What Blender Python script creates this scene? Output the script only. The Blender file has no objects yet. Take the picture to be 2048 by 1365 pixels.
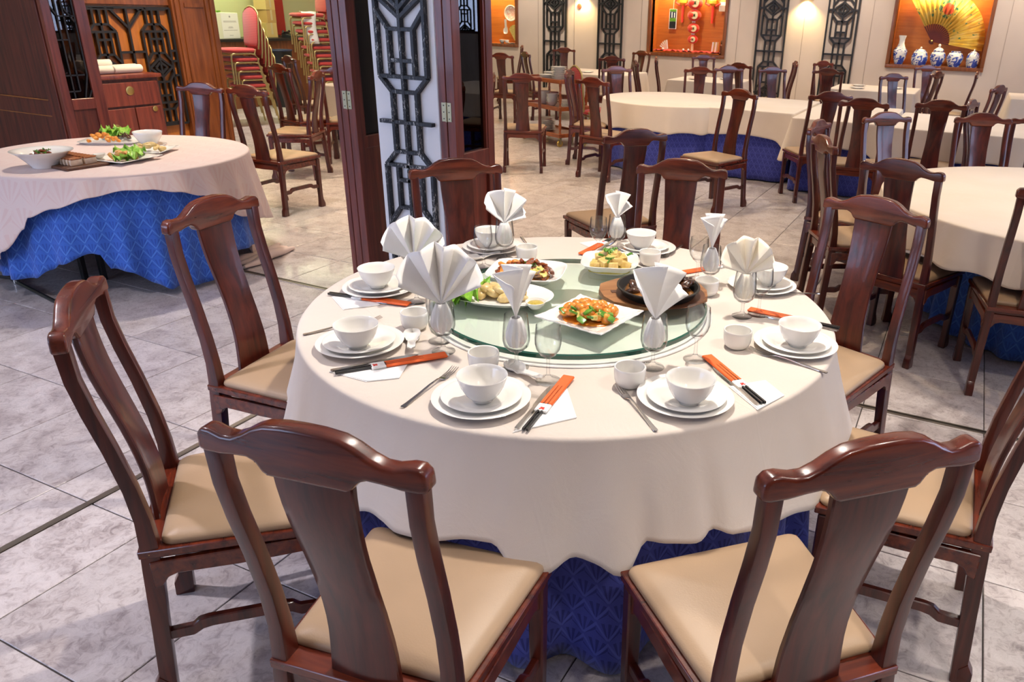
import bpy, bmesh, math, random
from math import sin, cos, pi, radians, atan2, hypot, sqrt
from mathutils import Vector, Matrix
random.seed(7)
S = bpy.context.scene
COL = S.collection

# ------------------------------------------------------------------ camera, sky, lights, exposure
EYE = Vector((0, 0, 1.69))
PITCH, ROLL, YAW, FPX, PPX, PPY = 0.4003975, 0.0304762, 0.4288226, 1518.726, 1198.71, 668.04
_f = Vector((0, cos(PITCH), -sin(PITCH))); _u = Vector((0, sin(PITCH), cos(PITCH))); _r = Vector((1, 0, 0))
_R = Matrix.Rotation(YAW, 3, 'Z')
CR = _R @ (_r * cos(ROLL) + _u * sin(ROLL)); CU = _R @ (-_r * sin(ROLL) + _u * cos(ROLL)); CF = _R @ _f
cam = bpy.data.cameras.new('camera')
cam.sensor_fit = 'HORIZONTAL'; cam.sensor_width = 36.0
cam.lens = FPX / 2048 * 36.0
cam.shift_x = -(PPX - 1024) / 2048; cam.shift_y = (PPY - 682.5) / 2048
cam.clip_start = 0.05; cam.clip_end = 100
cam.dof.use_dof = True; cam.dof.focus_distance = 2.3; cam.dof.aperture_fstop = 13.0
co = bpy.data.objects.new('camera', cam); COL.objects.link(co)
mw = Matrix((CR, CU, -CF)).transposed().to_4x4(); mw.translation = EYE
co.matrix_world = mw
S.camera = co

W = bpy.data.worlds.new('sky'); S.world = W; W.use_nodes = True
W.node_tree.nodes['Background'].inputs[0].default_value = (0.55, 0.66, 1.0, 1)
W.node_tree.nodes['Background'].inputs[1].default_value = 6.2

S.view_settings.view_transform = 'Standard'; S.view_settings.look = 'None'
S.view_settings.gamma = 1.0; S.view_settings.use_curve_mapping = False
S.view_settings.exposure = 0.36
S.cycles.transparent_max_bounces = 40

def lamp(name, kind, loc, power, col, target=None, **kw):
    L = bpy.data.lights.new(name, kind); L.energy = power; L.color = col
    for k, v in kw.items(): setattr(L, k, v)
    o = bpy.data.objects.new(name, L); COL.objects.link(o); o.location = loc
    if target is not None:
        o.rotation_euler = (Vector(target) - Vector(loc)).to_track_quat('-Z', 'Y').to_euler()
    return o

WARM = (1.0, 0.75, 0.47); NEUT = (1.0, 0.90, 0.79)
CEIL = 2.95
# recessed ceiling spots (unseen above the frame; a few added as fill)
lamp('ceiling_spot', 'SPOT', (-0.95, 2.50, 2.9), 185, (1.0, 0.91, 0.81), (-0.98, 2.10, 0.75), spot_size=radians(84), spot_blend=0.7, shadow_soft_size=0.05)
SPOTS = [(-1.5, 4.9, 110, WARM), (0.9, 5.0, 125, NEUT), (-4.8, 3.6, 150, NEUT), (-5.2, 6.2, 130, WARM), (-3.2, 6.8, 120, WARM),
         (-3.4, 9.0, 100, NEUT), (-0.6, 8.8, 100, NEUT), (-6.6, 9.0, 100, WARM), (-5.9, 12.0, 90, NEUT), (-3.6, 12.2, 90, NEUT),
         (-1.0, 12.4, 90, NEUT), (0.9, 2.0, 90, NEUT), (-9.3, 8.3, 230, NEUT), (-3.1, 0.7, 170, (0.96, 0.90, 1.0)), (1.0, 0.4, 90, (1.0, 0.92, 0.85)), (-6.3, 5.2, 150, WARM)]  # lilac spot added to tint the front floor, last one for the partition
for x, y, p, c in SPOTS:
    lamp('ceiling_spot', 'SPOT', (x, y, 2.9), p, c, (x, y, 0), spot_size=radians(115), spot_blend=0.9, shadow_soft_size=0.06)
for x in (-8.0, -5.0, -2.3, 0.6):      # unseen spots added to brighten the back wall
    lamp('wall_fill_spot', 'SPOT', (x, 13.2, 2.9), 98, (1.0, 0.86, 0.72), (x, 14.5, 1.2), spot_size=radians(110), spot_blend=0.9, shadow_soft_size=0.08)
lamp('partition_fill_spot', 'SPOT', (-6.3, 5.2, 2.9), 110, (1.0, 0.80, 0.55), (-7.6, 5.2, 1.1), spot_size=radians(85), spot_blend=0.9, shadow_soft_size=0.08)  # unseen spot added to brighten the honey wood partition
lamp('bar_light', 'AREA', (-11.0, 9.8, 2.85), 60, (0.95, 1.0, 0.62), (-11.2, 9.8, 0), shape='RECTANGLE', size=1.0, size_y=3.5)
# broad soft fill lights added under the ceiling, unseen
lamp('ceiling_fill', 'AREA', (-1.6, 1.4, 2.93), 12, (0.95, 0.88, 0.95), (-1.6, 1.4, 0), shape='RECTANGLE', size=6.0, size_y=5.0)
lamp('ceiling_fill', 'AREA', (-3.0, 9.4, 2.93), 80, (1.0, 0.86, 0.70), (-3.0, 9.4, 0), shape='RECTANGLE', size=10.0, size_y=9.0)

# ------------------------------------------------------------------ mesh builder
class MB:
    def __init__(s): s.v = []; s.f = []; s.uv = None
    def add(s, v, f):
        n = len(s.v); s.v += [tuple(p) for p in v]; s.f += [tuple(i + n for i in q) for q in f]; return s
    def box(s, x0, x1, y0, y1, z0, z1):
        return s.add([(x0,y0,z0),(x1,y0,z0),(x1,y1,z0),(x0,y1,z0),(x0,y0,z1),(x1,y0,z1),(x1,y1,z1),(x0,y1,z1)],
                     [(0,3,2,1),(4,5,6,7),(0,1,5,4),(1,2,6,5),(2,3,7,6),(3,0,4,7)])
    def bar(s, a, b, w, d, up=(0,1,0)):
        """rectangular bar a->b, width w across, depth d along up"""
        a, b, up = Vector(a), Vector(b), Vector(up)
        t = (b - a).normalized(); side = t.cross(up).normalized(); up = side.cross(t).normalized()
        P = []
        for p in (a, b):
            for i, j in ((-1,-1),(1,-1),(1,1),(-1,1)): P.append(p + side * (w/2*i) + up * (d/2*j))
        return s.add(P, [(0,1,2,3),(7,6,5,4),(0,4,5,1),(1,5,6,2),(2,6,7,3),(3,7,4,0)])
    def sweep(s, pts, secs, side=(1,0,0), n=None):
        """rect sweep: secs = list of (w along side, h normal)"""
        side = Vector(side); P = []; F = []
        pts = [Vector(p) for p in pts]
        for i, p in enumerate(pts):
            t = (pts[min(i+1, len(pts)-1)] - pts[max(i-1, 0)]).normalized()
            nn = side.cross(t).normalized(); w, h = secs[i] if isinstance(secs, list) else secs
            for a, b in ((-1,-1),(1,-1),(1,1),(-1,1)): P.append(p + side*(w/2*a) + nn*(h/2*b))
        k = len(pts)
        for i in range(k-1):
            for j in range(4):
                a = i*4+j; b = i*4+(j+1) % 4; F.append((a, b, b+4, a+4))
        F.append((3,2,1,0)); e = (k-1)*4; F.append((e,e+1,e+2,e+3))
        return s.add(P, F)
    def tube(s, pts, rad, n=8, closed=False):
        pts = [Vector(p) for p in pts]; P = []; F = []; k = len(pts)
        ref = Vector((0.13, 0.31, 0.94))
        for i, p in enumerate(pts):
            if closed: t = (pts[(i+1) % k] - pts[i-1]).normalized()
            else: t = (pts[min(i+1, k-1)] - pts[max(i-1, 0)]).normalized()
            a = t.cross(ref)
            if a.length < 1e-3: a = t.cross(Vector((1,0,0)))
            a.normalize(); b = t.cross(a)
            r = rad[i] if isinstance(rad, (list, tuple)) else rad
            for j in range(n):
                an = 2*pi*j/n; P.append(p + a*(r*cos(an)) + b*(r*sin(an)))
        for i in range(k if closed else k-1):
            for j in range(n):
                i2 = (i+1) % k
                F.append((i*n+j, i*n+(j+1) % n, i2*n+(j+1) % n, i2*n+j))
        if not closed:
            F.append(tuple(range(n-1, -1, -1))); F.append(tuple((k-1)*n+j for j in range(n)))
        return s.add(P, F)
    def lathe(s, prof, n=24, c=(0,0,0), sx=1.0, sy=1.0, power=None):
        P = []; F = []; k = len(prof)
        for r, z in prof:
            for j in range(n):
                an = 2*pi*j/n; q = 1.0
                if power:
                    ca, sa = abs(cos(an)), abs(sin(an)); q = (ca**power + sa**power) ** (-1.0/power)
                P.append((c[0]+r*q*cos(an)*sx, c[1]+r*q*sin(an)*sy, c[2]+z))
        for i in range(k-1):
            for j in range(n):
                F.append((i*n+j, i*n+(j+1) % n, (i+1)*n+(j+1) % n, (i+1)*n+j))
        if prof[0][0] < 1e-6 or True:
            F.append(tuple(range(n-1, -1, -1)))
            F.append(tuple((k-1)*n+j for j in range(n)))
        return s.add(P, F)
    def shell(s, prof, n=24, c=(0,0,0), sx=1.0, sy=1.0, power=None):
        """closed-loop lathe (outer then inner profile) without end caps; profile starts and ends on the axis"""
        P = []; F = []; k = len(prof)
        for r, z in prof:
            r = max(r, 1e-4)
            for j in range(n):
                an = 2*pi*j/n; q = 1.0
                if power:
                    ca, sa = abs(cos(an)), abs(sin(an)); q = (ca**power + sa**power) ** (-1.0/power)
                P.append((c[0]+r*q*cos(an)*sx, c[1]+r*q*sin(an)*sy, c[2]+z))
        for i in range(k-1):
            for j in range(n):
                F.append((i*n+j, i*n+(j+1) % n, (i+1)*n+(j+1) % n, (i+1)*n+j))
        return s.add(P, F)
    def prism(s, poly, o, ex, ey, ez, t):
        """2D polygon extruded: point = o + a*ex + b*ey, thickness t along ez"""
        o, ex, ey, ez = Vector(o), Vector(ex), Vector(ey), Vector(ez); n = len(poly)
        P = [o + ex*a + ey*b for a, b in poly] + [o + ex*a + ey*b + ez*t for a, b in poly]
        F = [tuple(range(n-1, -1, -1)), tuple(range(n, 2*n))] + [(i, (i+1) % n, n+(i+1) % n, n+i) for i in range(n)]
        return s.add(P, F)
    def xf(s, loc=(0,0,0), rz=0.0, sc=1.0):
        c, n = cos(rz), sin(rz)
        s.v = [(loc[0]+sc*(x*c-y*n), loc[1]+sc*(x*n+y*c), loc[2]+sc*z) for x, y, z in s.v]; return s
    def mesh(s, name, mat, ang=35, bevel=0, seg=2, recalc=True):
        me = bpy.data.meshes.new(name); me.from_pydata(s.v, [], s.f)
        if s.uv:
            l = me.uv_layers.new(name='UVMap')
            for lp in me.loops: l.data[lp.index].uv = s.uv[lp.vertex_index]
        bm = bmesh.new(); bm.from_mesh(me)
        if bevel:
            es = [e for e in bm.edges if len(e.link_faces) == 2 and e.calc_face_angle(0) > radians(30)]
            bmesh.ops.bevel(bm, geom=es, offset=bevel, segments=seg, profile=0.6, affect='EDGES', clamp_overlap=True)
        if recalc: bmesh.ops.recalc_face_normals(bm, faces=bm.faces)
        bm.to_mesh(me); bm.free()
        for p in me.polygons: p.use_smooth = True
        me.set_sharp_from_angle(angle=radians(ang))
        if mat is not None: me.materials.append(mat)
        return me
    def build(s, name, mat, parent=None, **kw):
        loc = kw.pop('loc', None); rz = kw.pop('rz', None)
        return put(name, s.mesh(name, mat, **kw), parent, loc, rz)

def put(name, me, parent=None, loc=None, rz=None):
    o = bpy.data.objects.new(name, me); COL.objects.link(o)
    if parent is not None: o.parent = parent
    if loc is not None: o.location = loc
    if rz is not None: o.rotation_euler = (0, 0, rz)
    return o
def tag(o, label, cat, group=None):
    o['label'] = label; o['category'] = cat
    if group: o['group'] = group
    return o
def thing(name, label, cat, loc=(0,0,0), rz=0.0, group=None):
    o = bpy.data.objects.new(name, None); COL.objects.link(o); o.location = loc; o.rotation_euler = (0, 0, rz)
    o.empty_display_size = 0.1
    return tag(o, label, cat, group)
def struct(o): o['kind'] = 'structure'; return o
def stuff(o): o['kind'] = 'stuff'; return o
def dup(root, loc, rz, label, group=None):
    r = root.copy(); COL.objects.link(r); r.location = loc; r.rotation_euler = (0, 0, rz); r['label'] = label
    if group: r['group'] = group
    elif 'group' in r: del r['group']
    for ch in list(root.children):
        c = ch.copy(); COL.objects.link(c); c.parent = r
        for g in list(ch.children):
            d = g.copy(); COL.objects.link(d); d.parent = c
    return r

# ------------------------------------------------------------------ materials
def mat(name, col=(0.8,0.8,0.8), rough=0.5, metal=0.0, coat=0.0, spec=0.5, sheen=0.0, sss=0.0, emit=None):
    m = bpy.data.materials.new(name); m.use_nodes = True; b = m.node_tree.nodes['Principled BSDF']
    b.inputs['Base Color'].default_value = (*col, 1); b.inputs['Roughness'].default_value = rough
    b.inputs['Metallic'].default_value = metal; b.inputs['Coat Weight'].default_value = coat
    b.inputs['Coat Roughness'].default_value = 0.08
    b.inputs['Specular IOR Level'].default_value = spec; b.inputs['Sheen Weight'].default_value = sheen
    if sss: b.inputs['Subsurface Weight'].default_value = sss; b.inputs['Subsurface Radius'].default_value = (0.01, 0.006, 0.004)
    if emit: b.inputs['Emission Color'].default_value = (*emit[0], 1); b.inputs['Emission Strength'].default_value = emit[1]
    return m
class N:
    """small node helper bound to one material"""
    def __init__(s, m): s.m = m; s.t = m.node_tree; s.b = s.t.nodes['Principled BSDF']
    def n(s, kind, **kw):
        x = s.t.nodes.new(kind)
        for k, v in kw.items(): setattr(x, k, v)
        return x
    def link(s, a, b): s.t.links.new(a, b)
    def inp(s, node, i, v):
        if hasattr(v, 'is_output'): s.link(v, node.inputs[i])
        else: node.inputs[i].default_value = v
    def math(s, op, a, b=None, c=None):
        x = s.n('ShaderNodeMath', operation=op); s.inp(x, 0, a)
        if b is not None: s.inp(x, 1, b)
        if c is not None: s.inp(x, 2, c)
        return x.outputs[0]
    def coord(s, which='Object'): return s.n('ShaderNodeTexCoord').outputs[which]
    def mapping(s, vec, scale=(1,1,1), loc=(0,0,0), rot=(0,0,0)):
        x = s.n('ShaderNodeMapping'); s.link(vec, x.inputs[0]); x.inputs[1].default_value = loc; x.inputs[2].default_value = rot; x.inputs[3].default_value = scale
        return x.outputs[0]
    def noise(s, vec, scale, detail=3, rough=0.5, dist=0.0):
        x = s.n('ShaderNodeTexNoise'); s.link(vec, x.inputs['Vector']); x.inputs['Scale'].default_value = scale
        x.inputs['Detail'].default_value = detail; x.inputs['Roughness'].default_value = rough; x.inputs['Distortion'].default_value = dist
        return x.outputs['Fac']
    def ramp(s, fac, stops, interp='LINEAR'):
        x = s.n('ShaderNodeValToRGB'); s.link(fac, x.inputs[0]); e = x.color_ramp.elements; x.color_ramp.interpolation = interp
        while len(e) < len(stops): e.new(0.5)
        for i, (p, c) in enumerate(stops): e[i].position = p; e[i].color = (*c, 1) if len(c) == 3 else c
        return x.outputs[0]
    def mix(s, fac, a, b, blend='MIX'):
        x = s.n('ShaderNodeMix', data_type='RGBA', blend_type=blend); s.inp(x, 0, fac)
        for i, v in ((6, a), (7, b)):
            if hasattr(v, 'is_output'): s.link(v, x.inputs[i])
            else: x.inputs[i].default_value = (*v, 1)
        return x.outputs[2]
    def color(s, out): s.link(out, s.b.inputs['Base Color'])
    def bump(s, h, strength=0.2, dist=0.01):
        x = s.n('ShaderNodeBump'); s.link(h, x.inputs['Height']); x.inputs['Strength'].default_value = strength; x.inputs['Distance'].default_value = dist
        s.link(x.outputs[0], s.b.inputs['Normal'])
    def sep(s, vec):
        x = s.n('ShaderNodeSeparateXYZ'); s.link(vec, x.inputs[0]); return x.outputs
    def rand(s): return s.n('ShaderNodeObjectInfo').outputs['Random']

def wood(name, c1, c2, rough=0.3, coat=0.5, stretch=(40, 40, 3), scale=1.0):
    m = mat(name, c1, rough, coat=coat); h = N(m)
    v = h.n('ShaderNodeVectorMath', operation='ADD'); h.link(h.coord(), v.inputs[0])
    cx = h.n('ShaderNodeCombineXYZ'); r = h.math('MULTIPLY', h.rand(), 17.0)
    h.link(r, cx.inputs[0]); h.link(r, cx.inputs[2]); h.link(cx.outputs[0], v.inputs[1])
    f = h.noise(h.mapping(v.outputs[0], tuple(a*scale for a in stretch)), 1.0, 4, 0.6, 0.4)
    h.color(h.ramp(f, [(0.3, c1), (0.72, c2)]))
    return m
ROSE = wood('rosewood', (0.028, 0.0042, 0.0030), (0.118, 0.018, 0.0085), 0.30, 0.25)
ROSE_X = wood('rosewood_rail', (0.048, 0.0062, 0.0032), (0.185, 0.030, 0.010), 0.26, 0.32, (4, 40, 40))
DOORW = wood('mahogany', (0.095, 0.017, 0.011), (0.25, 0.052, 0.028), 0.36, 0.2, (30, 30, 2))
DOORD = wood('dark_mahogany', (0.050, 0.0085, 0.006), (0.17, 0.033, 0.015), 0.5, 0.05, (30, 30, 2))
ORNG = wood('honey_wood', (0.28, 0.085, 0.014), (0.50, 0.175, 0.032), 0.4, 0.25, (18, 18, 1.6))
PILW = wood('brown_wood', (0.12, 0.032, 0.010), (0.27, 0.085, 0.024), 0.35, 0.3, (25, 25, 2))
TROL = wood('trolley_wood', (0.20, 0.045, 0.012), (0.42, 0.11, 0.026), 0.3, 0.4, (5, 30, 30))
LEATHER = mat('beige_leather', (0.52, 0.345, 0.200), 0.42, spec=0.4); h = N(LEATHER)
f = h.noise(h.coord(), 260, 2); h.bump(f, 0.12, 0.002)
h.color(h.ramp(h.noise(h.coord(), 3.5, 2), [(0.3, (0.36, 0.245, 0.150)), (0.7, (0.44, 0.30, 0.185))]))

def cloth(name, c1, c2, wave=900, sheen=0.25, bump=0.12):
    m = mat(name, c1, 0.85, sheen=sheen, spec=0.2); h = N(m); o = h.coord()
    h.color(h.ramp(h.noise(o, 2.2, 3), [(0.3, c1), (0.7, c2)]))
    g = h.noise(o, wave, 1); k = h.noise(o, 6, 4, .6, .8); cx_, cy_, _z = h.sep(h.mapping(o, (1.75, 1.75, 1), (.31, .12, 0), (0, 0, .5)))
    cr = [h.math('MAXIMUM', h.math('SUBTRACT', 1.0, h.math('MULTIPLY', h.math('ABSOLUTE', h.math('SUBTRACT', h.math('FRACT', q), 0.5)), 110.0)), 0.0) for q in (cx_, cy_)]
    h.bump(h.math('ADD', h.math('ADD', h.math('MULTIPLY', g, 0.12), k), h.math('MULTIPLY', h.math('ADD', *cr), 0.10)), bump*2.6, 0.012)
    return m
CREAM = cloth('cream_linen', (0.64, 0.565, 0.495), (0.69, 0.61, 0.535))
WHITEC = cloth('ivory_cloth', (0.74, 0.63, 0.50), (0.80, 0.69, 0.57))
TERRY = cloth('white_towel', (0.72, 0.70, 0.64), (0.8, 0.78, 0.72))
NAP = mat('white_napkin', (0.86, 0.84, 0.80), 0.8, sheen=0.3, spec=0.2); h = N(NAP); h.bump(h.noise(h.coord(), 700, 1), 0.08, 0.002)
NAPC = mat('cream_napkin', (0.86, 0.79, 0.66), 0.8, sheen=0.3, spec=0.2); h = N(NAPC); h.bump(h.noise(h.coord(), 700, 1), 0.08, 0.002)
PAPER = mat('white_paper', (0.88, 0.87, 0.84), 0.7)

def fan_cloth(name, base, line, dark, cell=0.075, use='UV', amount=1.0, sheen=0.2):
    """shell fans in stepped rows with zigzag ribs"""
    m = mat(name, base, 0.7, sheen=sheen, spec=0.3); h = N(m)
    u, v, _ = h.sep(h.coord(use))
    u = h.math('DIVIDE', u, cell); v = h.math('DIVIDE', v, cell)
    row = h.math('FLOOR', v); odd = h.math('MULTIPLY', h.math('MODULO', row, 2.0), 0.5)
    fu = h.math('SUBTRACT', h.math('FRACT', h.math('ADD', u, odd)), 0.5); fv = h.math('FRACT', v)
    ang = h.math('ARCTAN2', fu, h.math('ADD', fv, 0.08)); rad = h.math('SQRT', h.math('ADD', h.math('MULTIPLY', fu, fu), h.math('MULTIPLY', fv, fv)))
    rays = h.math('GREATER_THAN', h.math('SINE', h.math('MULTIPLY', ang, 21.0)), 0.05)
    ins = h.math('MULTIPLY', h.math('LESS_THAN', rad, 0.92), h.math('LESS_THAN', h.math('ABSOLUTE', ang), 0.85))
    fan = h.math('MULTIPLY', rays, ins)
    zz = h.math('ABSOLUTE', h.math('SUBTRACT', h.math('MULTIPLY', h.math('ABSOLUTE', fu), 1.6), fv))
    zig = h.math('LESS_THAN', zz, 0.10)
    c = h.mix(h.math('MULTIPLY', fan, amount), base, dark); c = h.mix(h.math('MULTIPLY', zig, amount), c, line)
    h.color(c)
    return m
BLUE = fan_cloth('blue_damask', (0.058, 0.072, 0.36), (0.082, 0.105, 0.45), (0.028, 0.034, 0.21), 0.060)
BLUEL = fan_cloth('bright_blue_damask', (0.035, 0.120, 0.50), (0.070, 0.195, 0.60), (0.022, 0.085, 0.39), 0.062)
PINK = fan_cloth('pink_fan_cloth', (0.72, 0.575, 0.52), (0.73, 0.59, 0.535), (0.69, 0.48, 0.43), 0.15, 'UV', 0.55)

CHINA = mat('white_china', (0.84, 0.82, 0.77), 0.12, coat=0.4, spec=0.5)
CHINA2 = mat('grey_white_china', (0.80, 0.79, 0.75), 0.2, coat=0.3)
STEEL = mat('cutlery_steel', (0.62, 0.60, 0.57), 0.18, metal=1.0)
BRASS = mat('brass', (0.62, 0.44, 0.14), 0.28, metal=1.0)
HINGE = mat('brass_hinge', (0.42, 0.38, 0.24), 0.4, metal=0.8)
GOLDP = mat('gold_frame', (0.43, 0.33, 0.13), 0.38, metal=0.55)
BLACK = mat('black_metal', (0.012, 0.012, 0.014), 0.4)
BLKST = mat('black_chopstick', (0.010, 0.010, 0.011), 0.3, coat=0.3)
REDP = mat('red_sleeve', (0.82, 0.125, 0.015), 0.55)
REDF = mat('red_fabric', (0.50, 0.038, 0.034), 0.85, sheen=0.3); h = N(REDF)
wv = h.n('ShaderNodeTexWave', bands_direction='Z'); wv.inputs['Scale'].default_value = 14; h.link(h.coord(), wv.inputs[0])
h.color(h.ramp(wv.outputs['Fac'], [(0.2, (0.40, 0.026, 0.026)), (0.8, (0.58, 0.055, 0.042))]))
INK = mat('grey_ink', (0.35, 0.33, 0.33), 0.8); REDINK = mat('red_ink', (0.75, 0.05, 0.03), 0.7)

def glassy(name, tint=(1,1,1), edge=(0.55,0.6,0.6), rough=0.0, refl=0.9, power=2.2):
    """thin clear glass: what is behind shows through, rims darken and reflect"""
    m = bpy.data.materials.new(name); m.use_nodes = True; t = m.node_tree; t.nodes.clear()
    out = t.nodes.new('ShaderNodeOutputMaterial'); tr = t.nodes.new('ShaderNodeBsdfTransparent'); gl = t.nodes.new('ShaderNodeBsdfGlossy')
    lw = t.nodes.new('ShaderNodeLayerWeight'); lw.inputs[0].default_value = 0.5
    pw = t.nodes.new('ShaderNodeMath'); pw.operation = 'POWER'; pw.inputs[1].default_value = power; t.links.new(lw.outputs['Facing'], pw.inputs[0])
    mx = t.nodes.new('ShaderNodeMix'); mx.data_type = 'RGBA'; mx.inputs[6].default_value = (*tint, 1); mx.inputs[7].default_value = (*edge, 1)
    t.links.new(pw.outputs[0], mx.inputs[0]); t.links.new(mx.outputs[2], tr.inputs[0])
    p4 = t.nodes.new('ShaderNodeMath'); p4.operation = 'POWER'; p4.inputs[1].default_value = 5.0; t.links.new(lw.outputs['Facing'], p4.inputs[0])
    ml = t.nodes.new('ShaderNodeMath'); ml.operation = 'MULTIPLY_ADD'; ml.inputs[1].default_value = 0.75*refl; ml.inputs[2].default_value = 0.045*refl; t.links.new(p4.outputs[0], ml.inputs[0])
    gl.inputs['Roughness'].default_value = rough
    mix = t.nodes.new('ShaderNodeMixShader'); t.links.new(ml.outputs[0], mix.inputs[0]); t.links.new(tr.outputs[0], mix.inputs[1]); t.links.new(gl.outputs[0], mix.inputs[2])
    t.links.new(mix.outputs[0], out.inputs[0])
    return m
GLASS = glassy('wine_glass', (0.985, 0.99, 0.99), (0.05, 0.055, 0.06), refl=1.3, power=3.4)
PANE = glassy('window_glass', (0.97, 0.98, 0.98), (0.7, 0.75, 0.75), refl=1.0)
CLEARU = glassy('glass_underside', (0.99, 1.0, 0.99), (0.93, 0.97, 0.94), refl=0.2)
CASEGL = glassy('case_glass', (0.98, 0.98, 0.98), (0.8, 0.8, 0.8), refl=0.22)
SMOKE = glassy('smoked_glass', (0.22, 0.20, 0.18), (0.1, 0.1, 0.1), refl=1.6)
SUSAN = glassy('green_glass', (0.955, 1.0, 0.965), (0.86, 0.96, 0.90), refl=1.0)
SUSANE = mat('green_glass_edge', (0.010, 0.085, 0.055), 0.06, coat=0.6)
# ------------------------------------------------------------------ room shell
WALLM = mat('beige_wallpaper', (0.60, 0.50, 0.42), 0.8, spec=0.2); h = N(WALLM)
h.color(h.ramp(h.noise(h.coord(), 1.2, 3), [(0.3, (0.56, 0.47, 0.40)), (0.7, (0.64, 0.54, 0.455))])); h.bump(h.noise(h.coord(), 160, 2), 0.06, 0.003)
WHITEW = mat('white_pillar_paint', (0.84, 0.86, 0.88), 0.5)
GREENW = mat('pale_green_wall', (0.66, 0.68, 0.36), 0.7)
CEILM = mat('ceiling_paint', (0.72, 0.68, 0.63), 0.8)
TILE = mat('marble_tile', (0.5, 0.47, 0.45), 0.28, spec=0.5, coat=0.15); h = N(TILE)
geo = h.n('ShaderNodeNewGeometry').outputs['Position']
rr = h.rand()
off = h.n('ShaderNodeVectorMath', operation='ADD'); cxyz = h.n('ShaderNodeCombineXYZ'); h.link(h.math('MULTIPLY', rr, 30.0), cxyz.inputs[2]); h.link(geo, off.inputs[0]); h.link(cxyz.outputs[0], off.inputs[1])
n1 = h.noise(off.outputs[0], 7.0, 5, 0.62, 0.6); n2 = h.noise(off.outputs[0], 26.0, 6, 0.72, 1.2)
nn = h.math('ADD', h.math('MULTIPLY', n1, 0.45), h.math('MULTIPLY', n2, 0.62))
colr = h.ramp(nn, [(0.36, (0.25, 0.205, 0.20)), (0.47, (0.42, 0.365, 0.355)), (0.57, (0.58, 0.525, 0.51)), (0.70, (0.68, 0.625, 0.61))])
tone = h.math('ADD', h.math('MULTIPLY', rr, 0.14), 0.93)
vm = h.n('ShaderNodeVectorMath', operation='SCALE'); h.link(colr, vm.inputs[0]); h.link(tone, vm.inputs['Scale']); h.color(vm.outputs[0])
h.link(h.ramp(n2, [(0.35, (0.42,)*3), (0.65, (0.22,)*3)]), h.b.inputs['Roughness'])
h.bump(n2, 0.10, 0.003)
GROUT = mat('dark_grout', (0.06, 0.05, 0.045), 0.9)
X0, X1, Y0, Y1 = -12.0, 6.5, -3.2, 14.5
floor = struct(MB().box(X0-0.15, X1+0.15, Y0-0.15, Y1+0.15, -0.12, -0.004).build('floor', GROUT))
TS = 0.5255
def tile_mb(x=0, y=0, b=0.0018):
    a = TS/2 - 0.0022; m = MB()
    m.v = [(x-a,y-a,-0.02),(x+a,y-a,-0.02),(x+a,y+a,-0.02),(x-a,y+a,-0.02),
           (x-a,y-a,-b),(x+a,y-a,-b),(x+a,y+a,-b),(x-a,y+a,-b),
           (x-a+b,y-a+b,0),(x+a-b,y-a+b,0),(x+a-b,y+a-b,0),(x-a+b,y+a-b,0)]
    m.f = [(8,9,10,11)] + [(i,(i+1)%4,4+(i+1)%4,4+i) for i in range(4)] + [(4+i,4+(i+1)%4,8+(i+1)%4,8+i) for i in range(4)]
    return m
def proj(p):
    q = Vector(p) - EYE; w = q.dot(CF)
    if w < 0.2: return None
    return PPX + FPX*q.dot(CR)/w, PPY - FPX*q.dot(CU)/w, w
cells = []
for i in range(-24, 14):
    for j in range(-9, 28):
        x, y = 0.34 + TS*(i+0.5), 0.784 + TS*(j+0.5)
        if x-TS/2 > X1 or x+TS/2 < X0 or y-TS/2 > Y1 or y+TS/2 < Y0: continue
        pr = [proj((x+a*TS/2, y+b*TS/2, 0)) for a in (-1,0,1) for b in (-1,0,1)]
        ok = [q for q in pr if q and -20 < q[0] < 2068 and -20 < q[1] < 1385]
        cells.append((min([q[2] for q in ok]) if ok else 999, x, y))
cells.sort()
tme = tile_mb().mesh('floor_tile', TILE)
for d, x, y in cells[:300]: put('floor_tile', tme, floor, (x, y, 0))
rest = MB()
for d, x, y in cells[300:]:
    t = tile_mb(max(min(x, X1), X0), y); rest.add(t.v, t.f)
stuff(rest.build('far_floor_tiles', TILE, floor, recalc=False))

STRIP = mat('steel_strip', (0.40, 0.36, 0.30), 0.3, metal=0.9); DARKM = mat('dark_track', (0.05, 0.04, 0.03), 0.4, metal=0.5)
m = MB().box(-2.622, -2.600, -1.0, 3.41, -0.004, 0.003)
t1 = struct(m.build('trim_1', STRIP)); MB().box(-2.597, -2.593, -1.0, 3.41, -0.004, 0.002).build('groove', DARKM, t1)
t2 = struct(MB().box(-6.6, 4.5, 3.426, 3.436, -0.004, 0.004).build('trim_2', STRIP))
MB().box(-6.6, 4.5, 3.437, 3.450, -0.004, 0.0025).build('groove', DARKM, t2); MB().box(-6.6, 4.5, 3.451, 3.458, -0.004, 0.004).build('rail', STRIP, t2)

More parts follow.
